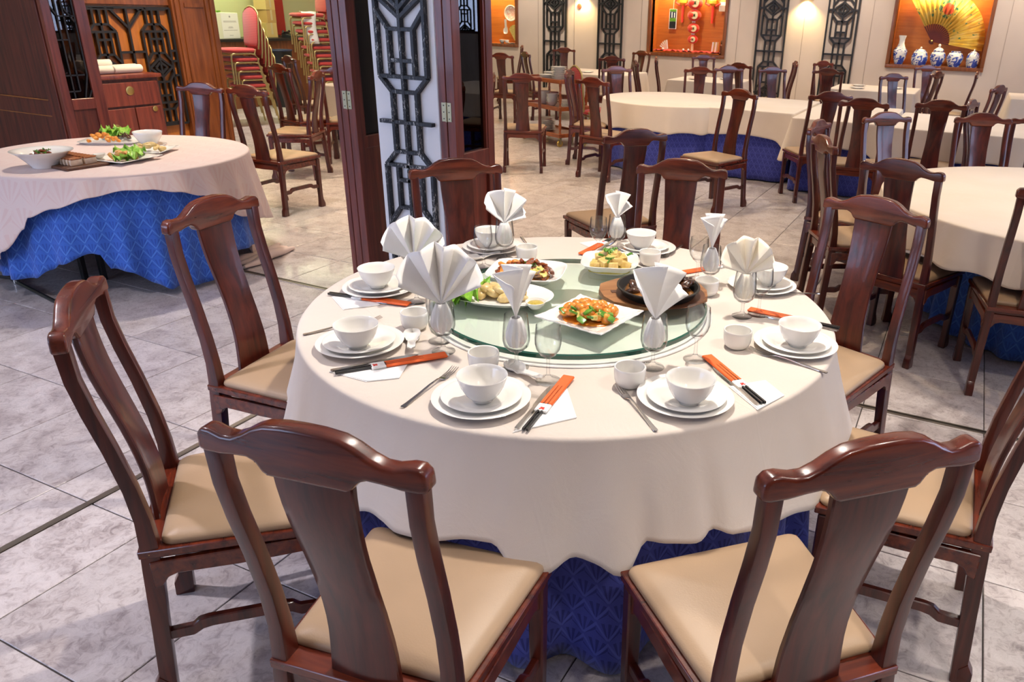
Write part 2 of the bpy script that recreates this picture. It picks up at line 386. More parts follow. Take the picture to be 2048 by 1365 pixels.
def wall_with_holes(name, axis, at, lo, hi, holes, material, t=0.15, sign=1):
    """vertical wall; axis 'x': plane X=at running along Y; holes = (a0,a1,z0,z1)"""
    m = MB(); cuts = sorted(set([lo, hi] + [a for q in holes for a in q[:2]])); zs = sorted(set([0, CEIL] + [z for q in holes for z in q[2:]]))
    for a0, a1 in zip(cuts, cuts[1:]):
        for z0, z1 in zip(zs, zs[1:]):
            c, d = (a0+a1)/2, (z0+z1)/2
            if any(q[0] < c < q[1] and q[2] < d < q[3] for q in holes): continue
            p, q = (at, at+t*sign) if sign > 0 else (at-t, at)
            if axis == 'x': m.box(p, q, a0, a1, z0, z1)
            else: m.box(a0, a1, p, q, z0, z1)
    return struct(m.build(name, material))
CASES = {'jars': (-1.37, 0.045, 1.02, 2.35), 'lanterns': (-5.745, -4.31, 1.015, 2.3), 'plates': (-10.2, -8.72, 1.03, 2.3)}
WIN_B = (4.2, 5.7, 1.2, 2.6); WIN_R = (9.9, 13.2, 0.9, 2.7); WIN_RS = [(6.4, 9.4, 0.9, 2.7), (2.9, 5.9, 0.9, 2.7)]
wb = wall_with_holes('wall_back', 'y', Y1, X0, X1, [CASES[k] for k in CASES] + [WIN_B], WALLM)
for i, x in enumerate((-10.9, -8.2, -7.38, -5.95, -4.05, -2.88, -1.75, 0.33, 1.35, 2.4, 3.4)):      # seams between wall panels
    MB().box(x-0.004, x+0.004, Y1-0.004, Y1+0.001, 0.12, CEIL).build('seam', mat('seam', (0.36, 0.29, 0.24), 0.8) if i == 0 else bpy.data.materials['seam'], wb)
struct(MB().box(X0, X1, Y1-0.02, Y1, 0, 0.12).build('baseboard_back', DOORD))
FRONTW = [(-9.6, -6.6, 0.8, 2.7), (-6.0, -3.0, 0.8, 2.7)]
wall_with_holes('wall_front', 'y', Y0, X0, X1, FRONTW, WALLM, sign=-1)
wall_with_holes('wall_right', 'x', X1, Y0, Y1, [WIN_R] + WIN_RS, WALLM)
wall_with_holes('wall_left', 'x', X0, Y0, Y1, [], GREENW, sign=-1)
struct(MB().box(X0-0.15, X1+0.15, Y0-0.15, Y1+0.15, CEIL, CEIL+0.12).build('ceiling', CEILM))

def lattice_segs(k, z0, zlo, zhi, hw=None):
    """Chinese lattice: segments (s0,z0,s1,z1); k scale, z0 the crossbar height, pattern mirrored about it and repeated"""
    B = [(-.155,.235,.155,.235), (-.08,.158,.08,.158), (-.155,.235,-.08,.158), (.155,.235,.08,.158), (-.08,0,-.08,.158), (.08,0,.08,.158),
         (-.155,.235,-.155,.631), (.155,.235,.155,.631), (-.078,.235,-.078,.47), (.078,.235,.078,.47), (-.078,.316,.078,.316), (-.078,.47,.078,.47),
         (-.155,.565,-.078,.47), (.155,.565,.078,.47), (0,.525,-.145,.631), (0,.525,.145,.631), (0,.568,-.075,.631), (0,.568,.075,.631)]
    per = 1.262*k; out = []
    c = z0 - per * math.ceil((z0 - zlo)/per + 1)
    while c < zhi + per:
        out.append((0, c-.631*k, 0, c+.631*k))
        w = hw if hw else .175*k
        out.append((-w, c, w, c))
        if hw: out += [(-hw, c+.631*k, -.145*k, c+.631*k), (.145*k, c+.631*k, hw, c+.631*k)]
        for sg in (1, -1):
            out += [(a*k, c+sg*b*k, d*k, c+sg*e*k) for a, b, d, e in B]
        c += per
    res = []
    for a, b, d, e in out:
        if b > e: a, b, d, e = d, e, a, b
        if e <= zlo or b >= zhi:
            continue
        if e - b > 1e-6:
            if b < zlo: a = a + (d-a)*(zlo-b)/(e-b); b = zlo
            if e > zhi: d = a + (d-a)*(zhi-b)/(e-b); e = zhi
        res.append((a, b, d, e))
    if hw: res += [(-hw, zlo, -hw, zhi), (hw, zlo, hw, zhi), (-hw, zlo, hw, zlo), (-hw, zhi, hw, zhi)]
    return res
LATT = mat('chipped_black_lattice', (0.02, 0.024, 0.03), 0.5, coat=0.05); h = N(LATT)
o_ = h.coord(); ch = h.noise(h.mapping(o_, (60, 60, 18)), 1.0, 4, 0.75, 2.5); mk = h.noise(o_, 4.0, 2)
h.color(h.ramp(h.math('ADD', ch, h.math('MULTIPLY', mk, 0.35)), [(0.76, (0.010, 0.013, 0.018)), (0.83, (0.60, 0.60, 0.57))]))
LATTP = mat('black_lattice', (0.010, 0.010, 0.012), 0.45)

# ---- wall lattices: one mesh of thin bars each, bars only 4 px wide in the photograph
def lattice(name, c, axis, k, z0, zlo, zhi, hw, bw, bd, material, label, group=None, parts=False, stand=0.0, thin_up=(0,1,0)):
    t = thing(name, label, 'lattice', c, 0, group)
    segs = lattice_segs(k, z0, zlo, zhi, hw)
    big = MB()
    for i, (a, b, d, e) in enumerate(segs):
        z = 0.0006*(i % 5)
        P = ((a, z, b), (d, z, e)) if axis == 'y' else ((z, a, b), (z, d, e))
        up = (0,1,0) if axis == 'y' else (1,0,0)
        mb = MB().bar(P[0], P[1], bw, bd, up) if parts else big.bar(P[0], P[1], bw, bd, up)
        if parts: mb.build('bar', material, t, bevel=0.002, seg=1)
    if not parts: stuff(big.build('thin_bars', material, t))
    return t
for x, lb in ((-7.805, 'black wall lattice nearest the plate display case'), (-6.589, 'black wall lattice just before the lantern display case'),
              (-3.432, 'black wall lattice beside the lantern display case, before the sconce'), (-2.232, 'black wall lattice beside the fan display case')):
    lattice('wall_lattice', (x, Y1-0.03, 0), 'y', 1.13, 1.134, 0.14, CEIL-0.02, 0.248, 0.026, 0.05, LATTP, lb, None)

# ---- pillar with its lattice
pil = struct(MB().box(-2.945, -2.525, 3.40, 3.86, 0, CEIL).build('pillar', WHITEW, bevel=0.004, seg=1))
lattice('pillar_lattice', (-2.729, 3.384, 0), 'y', 1.0, 1.112, 0.03, CEIL-0.01, None, 0.0205, 0.032, LATT, 'chipped black lattice bars mounted on the white pillar', None, parts=True)

# ---- folding doors stacked at both sides of the pillar
def fold_panel(parent, x0, x1, y0, y1, zs, wood_m, face=1, lattice_k=None):
    """upright door leaf, long side along Y; frame bars, smoked pane above, board below"""
    zb, zm0, zm1, zt = 0.02, zs[0], zs[1], 2.72
    st = 0.062; fr = MB()
    fr.box(x0, x1, y0, y0+st, zb, zt); fr.box(x0, x1, y1-st, y1, zb, zt)
    for a, b in ((zb, zb+0.10), (zm0, zm1), (zt-0.09, zt)): fr.box(x0, x1, y0+st, y1-st, a, b)
    f_ = fr.build('door_frame', wood_m, parent, bevel=0.003, seg=1)
    xm = (x0+x1)/2
    MB().box(xm-0.003, xm+0.003, y0+st, y1-st, zm1, zt-0.09).build('pane', SMOKE, parent)
    MB().box(xm-0.008, xm+0.008, y0+st, y1-st, zb+0.10, zm0).build('board', wood_m, parent)
    MB().box(xm-0.012, x1-0.006, y0+st, y0+st+0.014, zm1, zt-0.09).box(xm-0.012, x1-0.006, y1-st-0.014, y1-st, zm1, zt-0.09).build('bead', wood_m, parent)
def hinge(parent, x, y, zc):
    m = MB().box(x-0.030, x-0.004, y-0.003, y+0.001, zc-0.048, zc+0.048).box(x+0.004, x+0.030, y-0.003, y+0.001, zc-0.048, zc+0.048)
    m.tube([(x, y-0.004, zc-0.05), (x, y-0.004, zc+0.05)], 0.005, 8)
    o = m.build('hinge', HINGE, parent)
    s = MB()
    for a in (-0.017, 0.017):
        for z in (-0.034, 0, 0.034): s.lathe([(0.0035, -0.001), (0.0035, 0.0)], 8, (0,0,0)); s.v[-16:] = [(x+a+p[0], y-0.0035+p[2], zc+z+p[1]) for p in s.v[-16:]]
    s.build('screw', BLACK, o)
d1 = struct(thing('door_1', '', 'x', (0,0,0))); d2 = struct(thing('door_2', '', 'x', (0,0,0)))
for d in (d1, d2): del d['label']; del d['category']
for x0, x1, w_ in ((-3.234, -3.199, DOORW), (-3.196, -3.149, DOORW), (-3.146, -3.095, DOORW)): fold_panel(d1, x0, x1, 3.40, 3.86, (0.93, 1.00), w_)
for x0, x1, w_ in ((-2.520, -2.473, DOORW), (-2.470, -2.417, DOORW)): fold_panel(d2, x0, x1, 3.395, 3.765, (0.86, 0.965), w_)
hinge(d1, -3.1475, 3.40, 1.20); hinge(d2, -2.4715, 3.395, 1.185); hinge(d1, -3.1475, 3.40, 2.2); hinge(d2, -2.4715, 3.395, 2.2)
# dark inner leaf seen beside the pillar
struct(MB().box(-6.6, 4.5, 3.39, 3.49, 2.74, CEIL).build('beam', DOORD))

# ---- screen at far left: solid leaf facing the room and a glazed lattice leaf returning from it
d3 = struct(bpy.data.objects.new('door_3', None)); COL.objects.link(d3)
m = MB()
for a, b, c, d in ((-6.555, -6.43, 0.02, 2.72), (-8.4, -8.28, 0.02, 2.72), (-8.28, -6.555, 0.02, 0.14), (-8.28, -6.555, 0.812, 0.928), (-8.28, -6.555, 2.6, 2.72)):
    m.box(a, b, 3.78, 3.83, c, d)
m.build('door_frame', DOORD, d3, bevel=0.004, seg=1)
MB().box(-8.28, -6.555, 3.80, 3.815, 0.928, 2.6).build('board', DOORD, d3); MB().box(-8.28, -6.555, 3.795, 3.815, 0.14, 0.812).build('board', DOORD, d3)
MB().box(-8.28, -6.555, 3.786, 3.797, 0.805, 0.812).box(-8.28, -6.555, 3.786, 3.797, 0.928, 0.935).box(-6.562, -6.555, 3.786, 3.797, 0.935, 2.6).box(-6.562, -6.555, 3.786, 3.797, 0.14, 0.805).build('bead', ORNG, d3)
d4 = struct(bpy.data.objects.new('door_4', None)); COL.objects.link(d4)
fr = MB()
for a, b, c, d in ((3.79, 3.855, 0.02, 2.72), (4.04, 4.13, 0.02, 2.72), (3.855, 4.04, 0.02, 0.12), (3.855, 4.04, 0.86, 0.945), (3.855, 4.04, 2.63, 2.72)): fr.box(-6.425, -6.38, a, b, c, d)
fr.build('door_frame', DOORW, d4, bevel=0.004, seg=1)
MB().box(-6.406, -6.400, 3.855, 4.04, 0.945, 2.63).build('pane', SMOKE, d4); MB().box(-6.412, -6.395, 3.855, 4.04, 0.12, 0.86).build('board', DOORD, d4)
bars = MB()
for a, b, c, d in ((-.05,.945,-.05,2.6), (.0,1.0,0,2.6), (-.09,1.0,.0,1.0), (-.09,1.12,.06,1.12), (.03,.945,.08,1.12), (.08,1.12,.08,2.0), (.06,.945,.09,1.0), (-.09,1.38,0,1.38), (-.05,1.55,.08,1.55), (-.09,1.62,-.05,1.55), (.08,1.5,.0,1.62)):
    bars.bar((-6.392, 3.9475+a, b), (-6.392, 3.9475+c, d), 0.010, 0.008, (1,0,0))
stuff(bars.build('thin_bars', LATTP, d4))

# ---- honey coloured panelled partition with black lattice, and its end pilaster
part = struct(MB().box(-7.72, -7.60, 3.86, 6.27, 0, CEIL).build('wall_inner', ORNG))
MB().box(-7.605, -7.575, 4.1, 5.76, 1.63, 1.80).box(-7.605, -7.575, 4.1, 5.76, 0.02, 0.30).build('rail', PILW, part, bevel=0.004, seg=1)
pm = MB().box(-7.62, -7.53, 5.76, 6.28, 0, CEIL); struct(pm.build('trim_3', PILW, bevel=0.005, seg=1))
g = MB()
for y in (5.80, 5.86, 6.16, 6.22): g.box(-7.528, -7.515, y-0.014, y+0.014, 0.05, CEIL)
g.build('moulding', PILW, bpy.data.objects['trim_3'], bevel=0.004, seg=1)
MB().box(-7.529, -7.518, 5.90, 6.12, 1.62, 1.66).box(-7.529, -7.518, 5.90, 6.12, 0.2, 0.24).build('moulding', PILW, bpy.data.objects['trim_3'])
t = thing('partition_lattice', 'black lattice of hexagons and diamonds on the honey wood partition', 'lattice', (-7.575, 5.0, 0))
segs = []
for yc in (-0.535, 0.005, 0.545): segs += [(a+yc, b, c+yc, d) for a, b, c, d in lattice_segs(0.87, 1.592, 0.475, 1.605)]
for yc in (-0.265, 0.275): segs += [(yc, .475, yc, 1.605), (yc, 1.42, yc-.17, 1.605), (yc, 1.42, yc+.17, 1.605), (yc, .66, yc-.17, .475), (yc, .66, yc+.17, .475), (yc-.135, 1.2, yc+.135, 1.2), (yc-.135, .88, yc+.135, .88)]
segs += [(-.80, .475, .745, .475), (-.80, 1.605, .745, 1.605), (-.80, .475, -.80, 1.605), (.745, .475, .745, 1.605), (.68,1.2,.745,1.2), (.68,1.1,.745,1.1), (.68,.96,.745,.96)]
for i, (a, b, c, d) in enumerate(segs):
    if abs(a-c)+abs(b-d) < 1e-4: continue
    MB().bar((0.0005*(i % 5), a, b), (0.0005*(i % 5), c, d), 0.021, 0.03, (1,0,0)).build('bar', LATTP, t)

# ---- windows: openings to the sky, framed, glazed, with lattice in the two far ones
def window(name, axis, at, q, lat=False, sgn=1):
    a0, a1, z0, z1 = q
    w = struct(bpy.data.objects.new(name, None)); COL.objects.link(w)
    fr = MB(); pn = MB(); n = max(1, round((a1-a0)/1.1))
    B = (lambda m, a, b, c, d, e=0.03: m.box(a, b, at-e, at+e, c, d)) if axis == 'y' else (lambda m, a, b, c, d, e=0.03: m.box(at-e, at+e, a, b, c, d))
    B(fr, a0, a1, z0, z0+0.05); B(fr, a0, a1, z1-0.05, z1); B(fr, a0, a0+0.05, z0+.05, z1-.05); B(fr, a1-0.05, a1, z0+.05, z1-.05)
    for i in range(1, n): c = a0+(a1-a0)*i/n; B(fr, c-0.02, c+0.02, z0+.05, z1-.05)
    fr.build('frame', DOORD, w); B(pn, a0+.05, a1-.05, z0+.05, z1-.05, 0.003); pn.build('pane', PANE, w)
    if lat:
        bb = MB(); c = a0 + 0.3
        while c < a1 - 0.1:
            for a, b, d, e in lattice_segs(1.0, (z0+z1)/2, z0+.06, z1-.06, 0.24):
                P = ((c+a, at-0.05, b), (c+d, at-0.05, e)) if axis == 'y' else ((at-0.05, c+a, b), (at-0.05, c+d, e))
                bb.bar(P[0], P[1], 0.028, 0.03, (0,1,0) if axis == 'y' else (1,0,0))
            c += 0.6
        stuff(bb.build('thin_bars', LATTP, w))
    p = bpy.data.lights.new(name + '_portal', 'AREA'); p.shape = 'RECTANGLE'; p.size = a1-a0; p.size_y = z1-z0; p.cycles.is_portal = True
    po = bpy.data.objects.new(name + '_portal', p); COL.objects.link(po)
    cx, cz = (a0+a1)/2, (z0+z1)/2; off = 0.12*sgn
    po.location = (cx, at+off, cz) if axis == 'y' else (at+off, cx, cz)
    dirv = Vector((0,-sgn,0)) if axis == 'y' else Vector((-sgn,0,0))
    po.rotation_euler = dirv.to_track_quat('-Z', 'Z').to_euler()
window('window_1', 'x', X1+0.05, WIN_R, True); window('window_2', 'y', Y1+0.05, WIN_B, True)
for i, q in enumerate(FRONTW): window('window_%d' % (3+i), 'y', Y0-0.05, q, False, -1)

for i, q in enumerate(WIN_RS): window('window_%d' % (5+i), 'x', X1+0.05, q, False)
# ------------------------------------------------------------------ rosewood dining chairs (local: front = +Y, floor z=0)
STILE = [(-.232,0,.036,.046),(-.226,.05,.034,.040),(-.215,.22,.034,.040),(-.203,.40,.036,.044),(-.199,.47,.036,.042),(-.200,.54,.034,.036),(-.210,.63,.033,.032),(-.230,.74,.033,.030),(-.252,.84,.033,.030),(-.266,.92,.033,.030),(-.270,1.0,.033,.032)]
def rear_leg(sg):
    xs = lambda z: sg*(0.206 - 0.016*min(1, z/0.46) - 0.0*max(0, z-.46))
    m = MB(); m.sweep([(xs(z), y, z) for y, z, a, b in STILE], [(a, b) for y, z, a, b in STILE], (1,0,0))
    # hoof toe
    m.prism([(-.262,0),(-.226,0),(-.222,.05),(-.244,.075),(-.26,.045)], (xs(0)-.018, 0, 0), (0,1,0), (0,0,1), (1,0,0), .036)
    return m
def front_leg(sg):
    m = MB(); x = sg*.218
    m.sweep([(x, .188, 0), (x, .190, .05), (x, .188, .10), (x, .188, .43)], [(.040,.046),(.036,.042),(.033,.036),(.040,.040)], (1,0,0))
    m.prism([(.178,0),(.225,0),(.224,.03),(.212,.06),(.19,.09)], (x-.019, 0, 0), (0,1,0), (0,0,1), (1,0,0), .038)
    return m
def make_chair():
    t = thing('dining_chair', 'x', 'chair')
    out = [(.216,.992),(.214,1.022),(.203,1.034),(.185,1.035),(.160,1.029),(.140,1.030),(.118,1.040),(.095,1.055),(.070,1.066),(.035,1.071)]
    low = [(.200,.988),(.170,.990),(.135,.996),(.112,.998),(.096,.992),(.084,.976),(.075,.970)]
    poly = out + [(0,1.072)] + [(-x, z) for x, z in reversed(out)] + [(-x, z) for x, z in low] + list(reversed(low))
    # top rail bowed very slightly backwards
    m = MB(); m.prism(poly, (0,-.286,0), (1,0,0), (0,0,1), (0,1,0), .034)
    m.v = [(x, y - .012*(1-(x/.216)**2), z) for x, y, z in m.v]
    m.build('top_rail', ROSE_X, t, bevel=.009, seg=3, ang=50)
    # splat: S curved board, dished across
    P = [(-.199,.455,.078),(-.196,.52,.074),(-.203,.60,.068),(-.222,.70,.064),(-.247,.80,.066),(-.268,.89,.072),(-.276,.98,.077)]
    import bisect
    def lerp(z):
        for (y0,z0,w0),(y1,z1,w1) in zip(P, P[1:]):
            if z <= z1: q = (z-z0)/(z1-z0); q = max(0,q); return y0+(y1-y0)*q, w0+(w1-w0)*q
        return P[-1][0], P[-1][2]
    nz, nx = 14, 6; V = []; F = []
    zs = [.455+.525*i/nz for i in range(nz+1)]
    sm = [(sum(lerp(min(.98, max(.455, z+d)))[0] for d in (-.05,-.025,0,.025,.05))/5, lerp(z)[1]) for z in zs]
    for face in (0, 1):
        for i in range(nz+1):
            y, w = sm[i]
            for j in range(nx+1):
                u = -1+2*j/nx; V.append((u*w, y-.007*(1-u*u)-(.008 if face else -.008), zs[i]))
    k = (nz+1)*(nx+1); id_ = lambda f, i, j: f*k+i*(nx+1)+j
    for i in range(nz):
        for j in range(nx):
            F.append((id_(0,i,j),id_(0,i,j+1),id_(0,i+1,j+1),id_(0,i+1,j))); F.append((id_(1,i,j),id_(1,i+1,j),id_(1,i+1,j+1),id_(1,i,j+1)))
        F.append((id_(0,i,0),id_(0,i+1,0),id_(1,i+1,0),id_(1,i,0))); F.append((id_(0,i,nx),id_(1,i,nx),id_(1,i+1,nx),id_(0,i+1,nx)))
    for j in range(nx):
        F.append((id_(0,0,j),id_(1,0,j),id_(1,0,j+1),id_(0,0,j+1))); F.append((id_(0,nz,j),id_(0,nz,j+1),id_(1,nz,j+1),id_(1,nz,j)))
    MB().add(V, F).build('splat', ROSE, t, ang=40, bevel=.003, seg=1)
    for sg in (-1, 1): rear_leg(sg).build('leg', ROSE, t, bevel=.005, seg=2)
    for sg in (-1, 1): front_leg(sg).build('leg', ROSE, t, bevel=.004, seg=1)
    # seat frame: moulded top, recessed bead, curved aprons
    T = lambda e, y0=-.222, y1=.214: [(-.206-e, y0-e), (.206+e, y0-e), (.240+e, y1+e), (-.240-e, y1+e)]
    m = MB()
    m.prism(T(.004), (0,0,.436), (1,0,0), (0,1,0), (0,0,1), .022).prism(T(-.010), (0,0,.424), (1,0,0), (0,1,0), (0,0,1), .014)
    ap = [(0,.424),(1,.424),(1,.345),(.95,.352),(.915,.374),(.86,.382),(.5,.378),(.14,.382),(.085,.374),(.05,.352),(0,.345)]
    for a, b in (((-.205,-.205),(-.222,.195)), ((.205,-.205),(.222,.195)), ((-.222,.196),(.222,.196)), ((-.19,-.205),(.19,-.205))):
        a, b = Vector((*a, 0)), Vector((*b, 0)); L = (b-a).length; e = (b-a)/L; nn = Vector((-e.y, e.x, 0))
        m.prism([(q*L, z) for q, z in ap], a - nn*.009, e, (0,0,1), nn, .018)
    m.build('seat_frame', ROSE_X, t, bevel=.0025, seg=1)
    PEG = bpy.data.materials.get('brass_peg') or mat('brass_peg', (.55,.30,.06), .4)
    for sg in (-1, 1):
        pg = MB().lathe([(.0055,0),(.005,.0015),(.001,.002)], 10); pg.v = [(sg*(.210+z), -.200+x, .447+y) for x, y, z in pg.v]; pg.build('peg', PEG, t)
    # leather cushion, domed
    V = []; F = []; ring = []
    base = [(-.200,-.176),(.200,-.176),(.234,.212),(-.234,.212)]
    def outline(ins, n=8, r=.03):
        pts = []; q = [Vector((x*(1-ins/.22), (y-.018)*(1-ins/.20)+.018)) for x, y in base]
        for i in range(4):
            p, a, b = q[i], q[i-1], q[(i+1) % 4]; d0 = (a-p).normalized(); d1 = (b-p).normalized(); rr_ = r*(1-ins/.22)
            for s in range(n+1):
                f_ = s/n; c0 = p+d0*rr_; c1 = p+d1*rr_; pts.append((c0*(1-f_)**2 + p*2*f_*(1-f_) + c1*f_*f_))
        return pts
    for ins, z in ((.004,.455),(0,.464),(.002,.472),(.010,.479),(.035,.486),(.09,.491),(.16,.4935)):
        ring.append([(p.x, p.y, z) for p in outline(ins)])
    n = len(ring[0])
    for rg in ring: V += rg
    for i in range(len(ring)-1):
        for j in range(n): F.append((i*n+j, i*n+(j+1) % n, (i+1)*n+(j+1) % n, (i+1)*n+j))
    F.append(tuple((len(ring)-1)*n+j for j in range(n))); F.append(tuple(range(n-1,-1,-1)))
    MB().add(V, F).build('seat_cushion', LEATHER, t, ang=60)
    for sg in (-1, 1):
        a, b = Vector((sg*.199,-.205,0)), Vector((sg*.217,.175,0)); L = (b-a).length; e = (b-a)/L
        poly = [(0,.175),(.0,.205),(.07*L,.207),(.16*L,.208),(.20*L,.222),(.26*L,.226),(.74*L,.226),(.80*L,.222),(.84*L,.208),(L,.205),(L,.175),(.84*L,.176),(.78*L,.190),(.72*L,.194),(.28*L,.194),(.22*L,.190),(.16*L,.176)]
        MB().prism(poly, a-Vector((.010,0,0)), e, (0,0,1), (1,0,0), .020).build('stretcher', ROSE, t, bevel=.003, seg=1)
    return t
CH0 = make_chair(); _first = [True]
def chair(rx, ry, face, label, group=None, back=.27):
    """rx, ry: middle of the top rail on plan; face: direction the sitter looks, degrees"""
    a = radians(face); x, y = rx + cos(a)*back, ry + sin(a)*back
    rz = a - pi/2; lab = label
    if _first[0]:
        _first[0] = False; CH0.location = (x, y, 0); CH0.rotation_euler = (0, 0, rz); CH0['label'] = lab
        if group: CH0['group'] = group
        return CH0
    return dup(CH0, (x, y, 0), rz, lab, group)
RC = 'rosewood dining chair '
for a in [
 (-.86, .77, 99, RC+'nearest the camera at the laid round table, its back to us'),
 (-.03, 1.17, 134, RC+'nearest us on the right of the laid table, back to us'),
 (-1.79, .99, 46, RC+'seen side-on at the left of the laid table, near us'),
 (-2.29, 1.77, 9, RC+'at the laid table, in front of the blue skirted table'),
 (-2.03, 2.84, -38, RC+'facing us before the white lattice pillar'),
 (-1.16, 3.41, -76, RC+'facing us beyond the tofu dish of the laid table'),
 (-.25, 3.06, -111, RC+'facing us right of the laid table, blue shine on its splat'),
 (.315, 2.08, 180, RC+'cut by the right edge of the photo beside the laid table'),
 (-1.739, 4.231, 142, RC+'standing alone behind the laid table, turned away to the left'),
 (-.24, 4.05, 70, RC+'with worn seat corner, its back to us, at the cream round table'),
 (.474-.03+.03, 3.82, 97, RC+'cut by the right photo edge, drawn up to the cream round table'),
 (-1.96, 7.28, -115, RC+'standing alone in the aisle, in front of the long blue skirted tables'),
 (-4.39, 7.40, 116, RC+'seen squarely from behind in front of the serving trolley'),
 (-4.30, 8.34, 15, RC+'side-on between the trolley and the long tables'),
 (-3.58, 7.48, 78, RC+'seen from behind just right of the serving trolley'),
 (-4.15, 9.36, -40, RC+'facing us with blue shine, left end of the long tables'),
 (-5.20, 11.53, 122, RC+'with dark back before the far white table behind the trolley'),
 (-7.05, 13.44, -57, RC+'against the wall before the lattice nearest the plate case'),
 (-6.71, 11.44, 50, RC+'narrow side-on one below the plate display case'),
 (-6.75, 10.75, 100, RC+'half hidden by the glazed folding door, under the plate case'),
 (-8.0, 13.5, 215, RC+'tall side-on one against the back wall under the plate case'),
 (-4.66, 7.23, 205, RC+'mostly hidden behind the glazed folding door edge'),
 (-5.60, 13.73, 252, RC+'against the wall under the left corner of the lantern case'),
 (-4.51, 10.85, 32, RC+'first of two narrow side-on chairs under the lantern case'),
 (-4.61, 11.94, 18, RC+'second of two narrow side-on chairs under the lantern case'),
 (-4.30, 13.39, -53, RC+'facing us against the wall below the lantern case'),
 (-3.29, 10.14, -72, RC+'with blue band on its splat, facing us beyond the long tables'),
 (-3.07, 10.71, -52, RC+'facing us with pale blue splat, second one beyond the long tables'),
 (-3.16, 11.58, 75, RC+'seen from behind at the small table under the lantern case'),
 (-2.54, 11.04, -50, RC+'facing us before the lattice beside the lantern case'),
 (-2.62, 12.9, 200, RC+'thin and side-on below the lattice beside the lantern case'),
 (-2.27, 13.41, -36, RC+'against the wall just left of the fan case'),
 (-1.85, 11.40, 98, RC+'seen from behind before the far table under the fan case'),
 (-1.19, 7.67, 120, RC+'seen from behind at the long tables, seat showing at its left'),
 (-.83, 7.21, 98, RC+'seen from behind at the long tables, nearer of two overlapping ones'),
 (-.53, 6.19, -46, RC+'facing us with strong pale blue splat, at the cream round table'),
 (-.88, 5.38, -8, RC+'side-on at the cream round table, farther of the narrow pair'),
 (-.72, 4.65, 27, RC+'side-on at the cream round table, nearer of the narrow pair'),
 (-.95, 11.03, -48, RC+'facing us, pale blue, before the far table under the fan case'),
 (-.70, 13.71, -62, RC+'against the wall below the blue and white jars'),
 (-.48, 12.11, 160, RC+'turned to the far white table below the painted fan'),
 (-.22, 7.55, 97, RC+'seen from behind at the long tables beyond the cream round table'),
 (.02, 12.6, 178, RC+'edge-on one standing below the corner of the fan case'),
 (.03, 7.81, -12, RC+'narrow blue edged one behind the chairs of the cream round table'),
 (.27, 9.99, 158, RC+'arched narrow one before the dark corner near the far right table'),
 (.12, 6.63, -67, RC+'facing us with red lit splat beyond the cream round table'),
 (.52, 6.83, -76, RC+'cut by the photo edge beyond the cream round table'),
 (-5.33, 4.62, 92, RC+'with pale seat in front of the red banquet chairs'),
 (-5.75, 4.52, -76, RC+'behind the pink clothed table, before the honey wood pilaster'),
 (-6.98, 6.53, 78, RC+'seen from behind in front of the stacked red chairs'),
 (-8.04, 7.70, 67, RC+'farthest one, between the two red chair stacks'),
 (-6.03, 6.11, 205, RC+'side-on with seat to the left, close to the folding doors'),
 (-6.31, 6.73, 120, RC+'half hidden behind the brown folding door edges'),
]: chair(*a)

# ------------------------------------------------------------------ red banquet chairs with gold frames (local: front = +Y)
def make_banquet():
    t = thing('banquet_chair', 'x', 'chair')
    m = MB(); m.lathe([(.001,.418),(.20,.418),(.224,.425),(.232,.442),(.228,.458),(.20,.472),(.10,.478),(.001,.479)], 28, (0,.01,0), 1, .98, 5)
    m.build('seat', REDF, t, ang=50)
    out = [(-.17,.50),(-.195,.56),(-.20,.87),(-.185,.94),(-.13,.985),(-.05,1.015),(0,1.02),(.05,1.015),(.13,.985),(.185,.94),(.20,.87),(.195,.56),(.17,.50)]
    ey = Vector((0,-.10,.995)); base = Vector((0,-.19,0))
    m = MB(); m.prism(out, base+Vector((0,-.018,0)), (1,0,0), ey, (0,1,0), .036); m.build('backrest', REDF, t, bevel=.010, seg=2)
    fr = MB(); P = lambda x, z, d=0: base+Vector((x,d,0))+ey*z
    hoop = [(-.182,.46),(-.205,.56),(-.212,.87),(-.195,.952),(-.135,1.0),(-.05,1.03),(0,1.036),(.05,1.03),(.135,1.0),(.195,.952),(.212,.87),(.205,.56),(.182,.46)]
    fr.tube([P(x, z, -.004) for x, z in hoop], .0125, 8)
    fr.build('back_frame', GOLDP, t, ang=60)
    for sg in (-1, 1):   # side frame: front leg, bent under the seat, rear leg
        s = MB(); x = sg*.215
        s.tube([(x,.205,0),(x,.200,.10),(x,.197,.34),(x,.190,.385),(x,.16,.405),(x,-.10,.405),(x,-.155,.39),(x,-.185,.35),(x,-.235,0)], .0125, 8)
        s.build('leg', GOLDP, t, ang=60)
    s = MB()
    for y, z in ((.19,.395),(-.16,.395)): s.tube([(-.215,y,z),(.215,y,z)], .010, 8)
    s.tube([(-.20,-.18,.46),(-.215,-.15,.40)], .012, 8).tube([(.20,-.18,.46),(.215,-.15,.40)], .012, 8)
    s.build('seat_rail', GOLDP, t, ang=60)
    return t
BQ0 = make_banquet(); BQ0.location = (-4.62, 9.72, 0); BQ0.rotation_euler = (0, 0, radians(-40))
BQ0['label'] = 'red banquet chair with oval gold rimmed back beside the serving trolley'
ORD = ['topmost', 'second', 'third', 'fourth', 'fifth', 'sixth', 'seventh', 'eighth', 'ninth', 'tenth']
def stack(x, y, face, n, step, where, group):
    rz = radians(face - 90)
    for k in range(n):
        d = -.028*(n-1-k)*0; b = .034*k
        # each chair nests a little forward of the one below
        dx, dy = cos(radians(face))*b, sin(radians(face))*b
        dup(BQ0, (x+dx, y+dy, step*k), rz, '%s red banquet chair with gold frame in the %s' % (ORD[n-1-k], where), group)
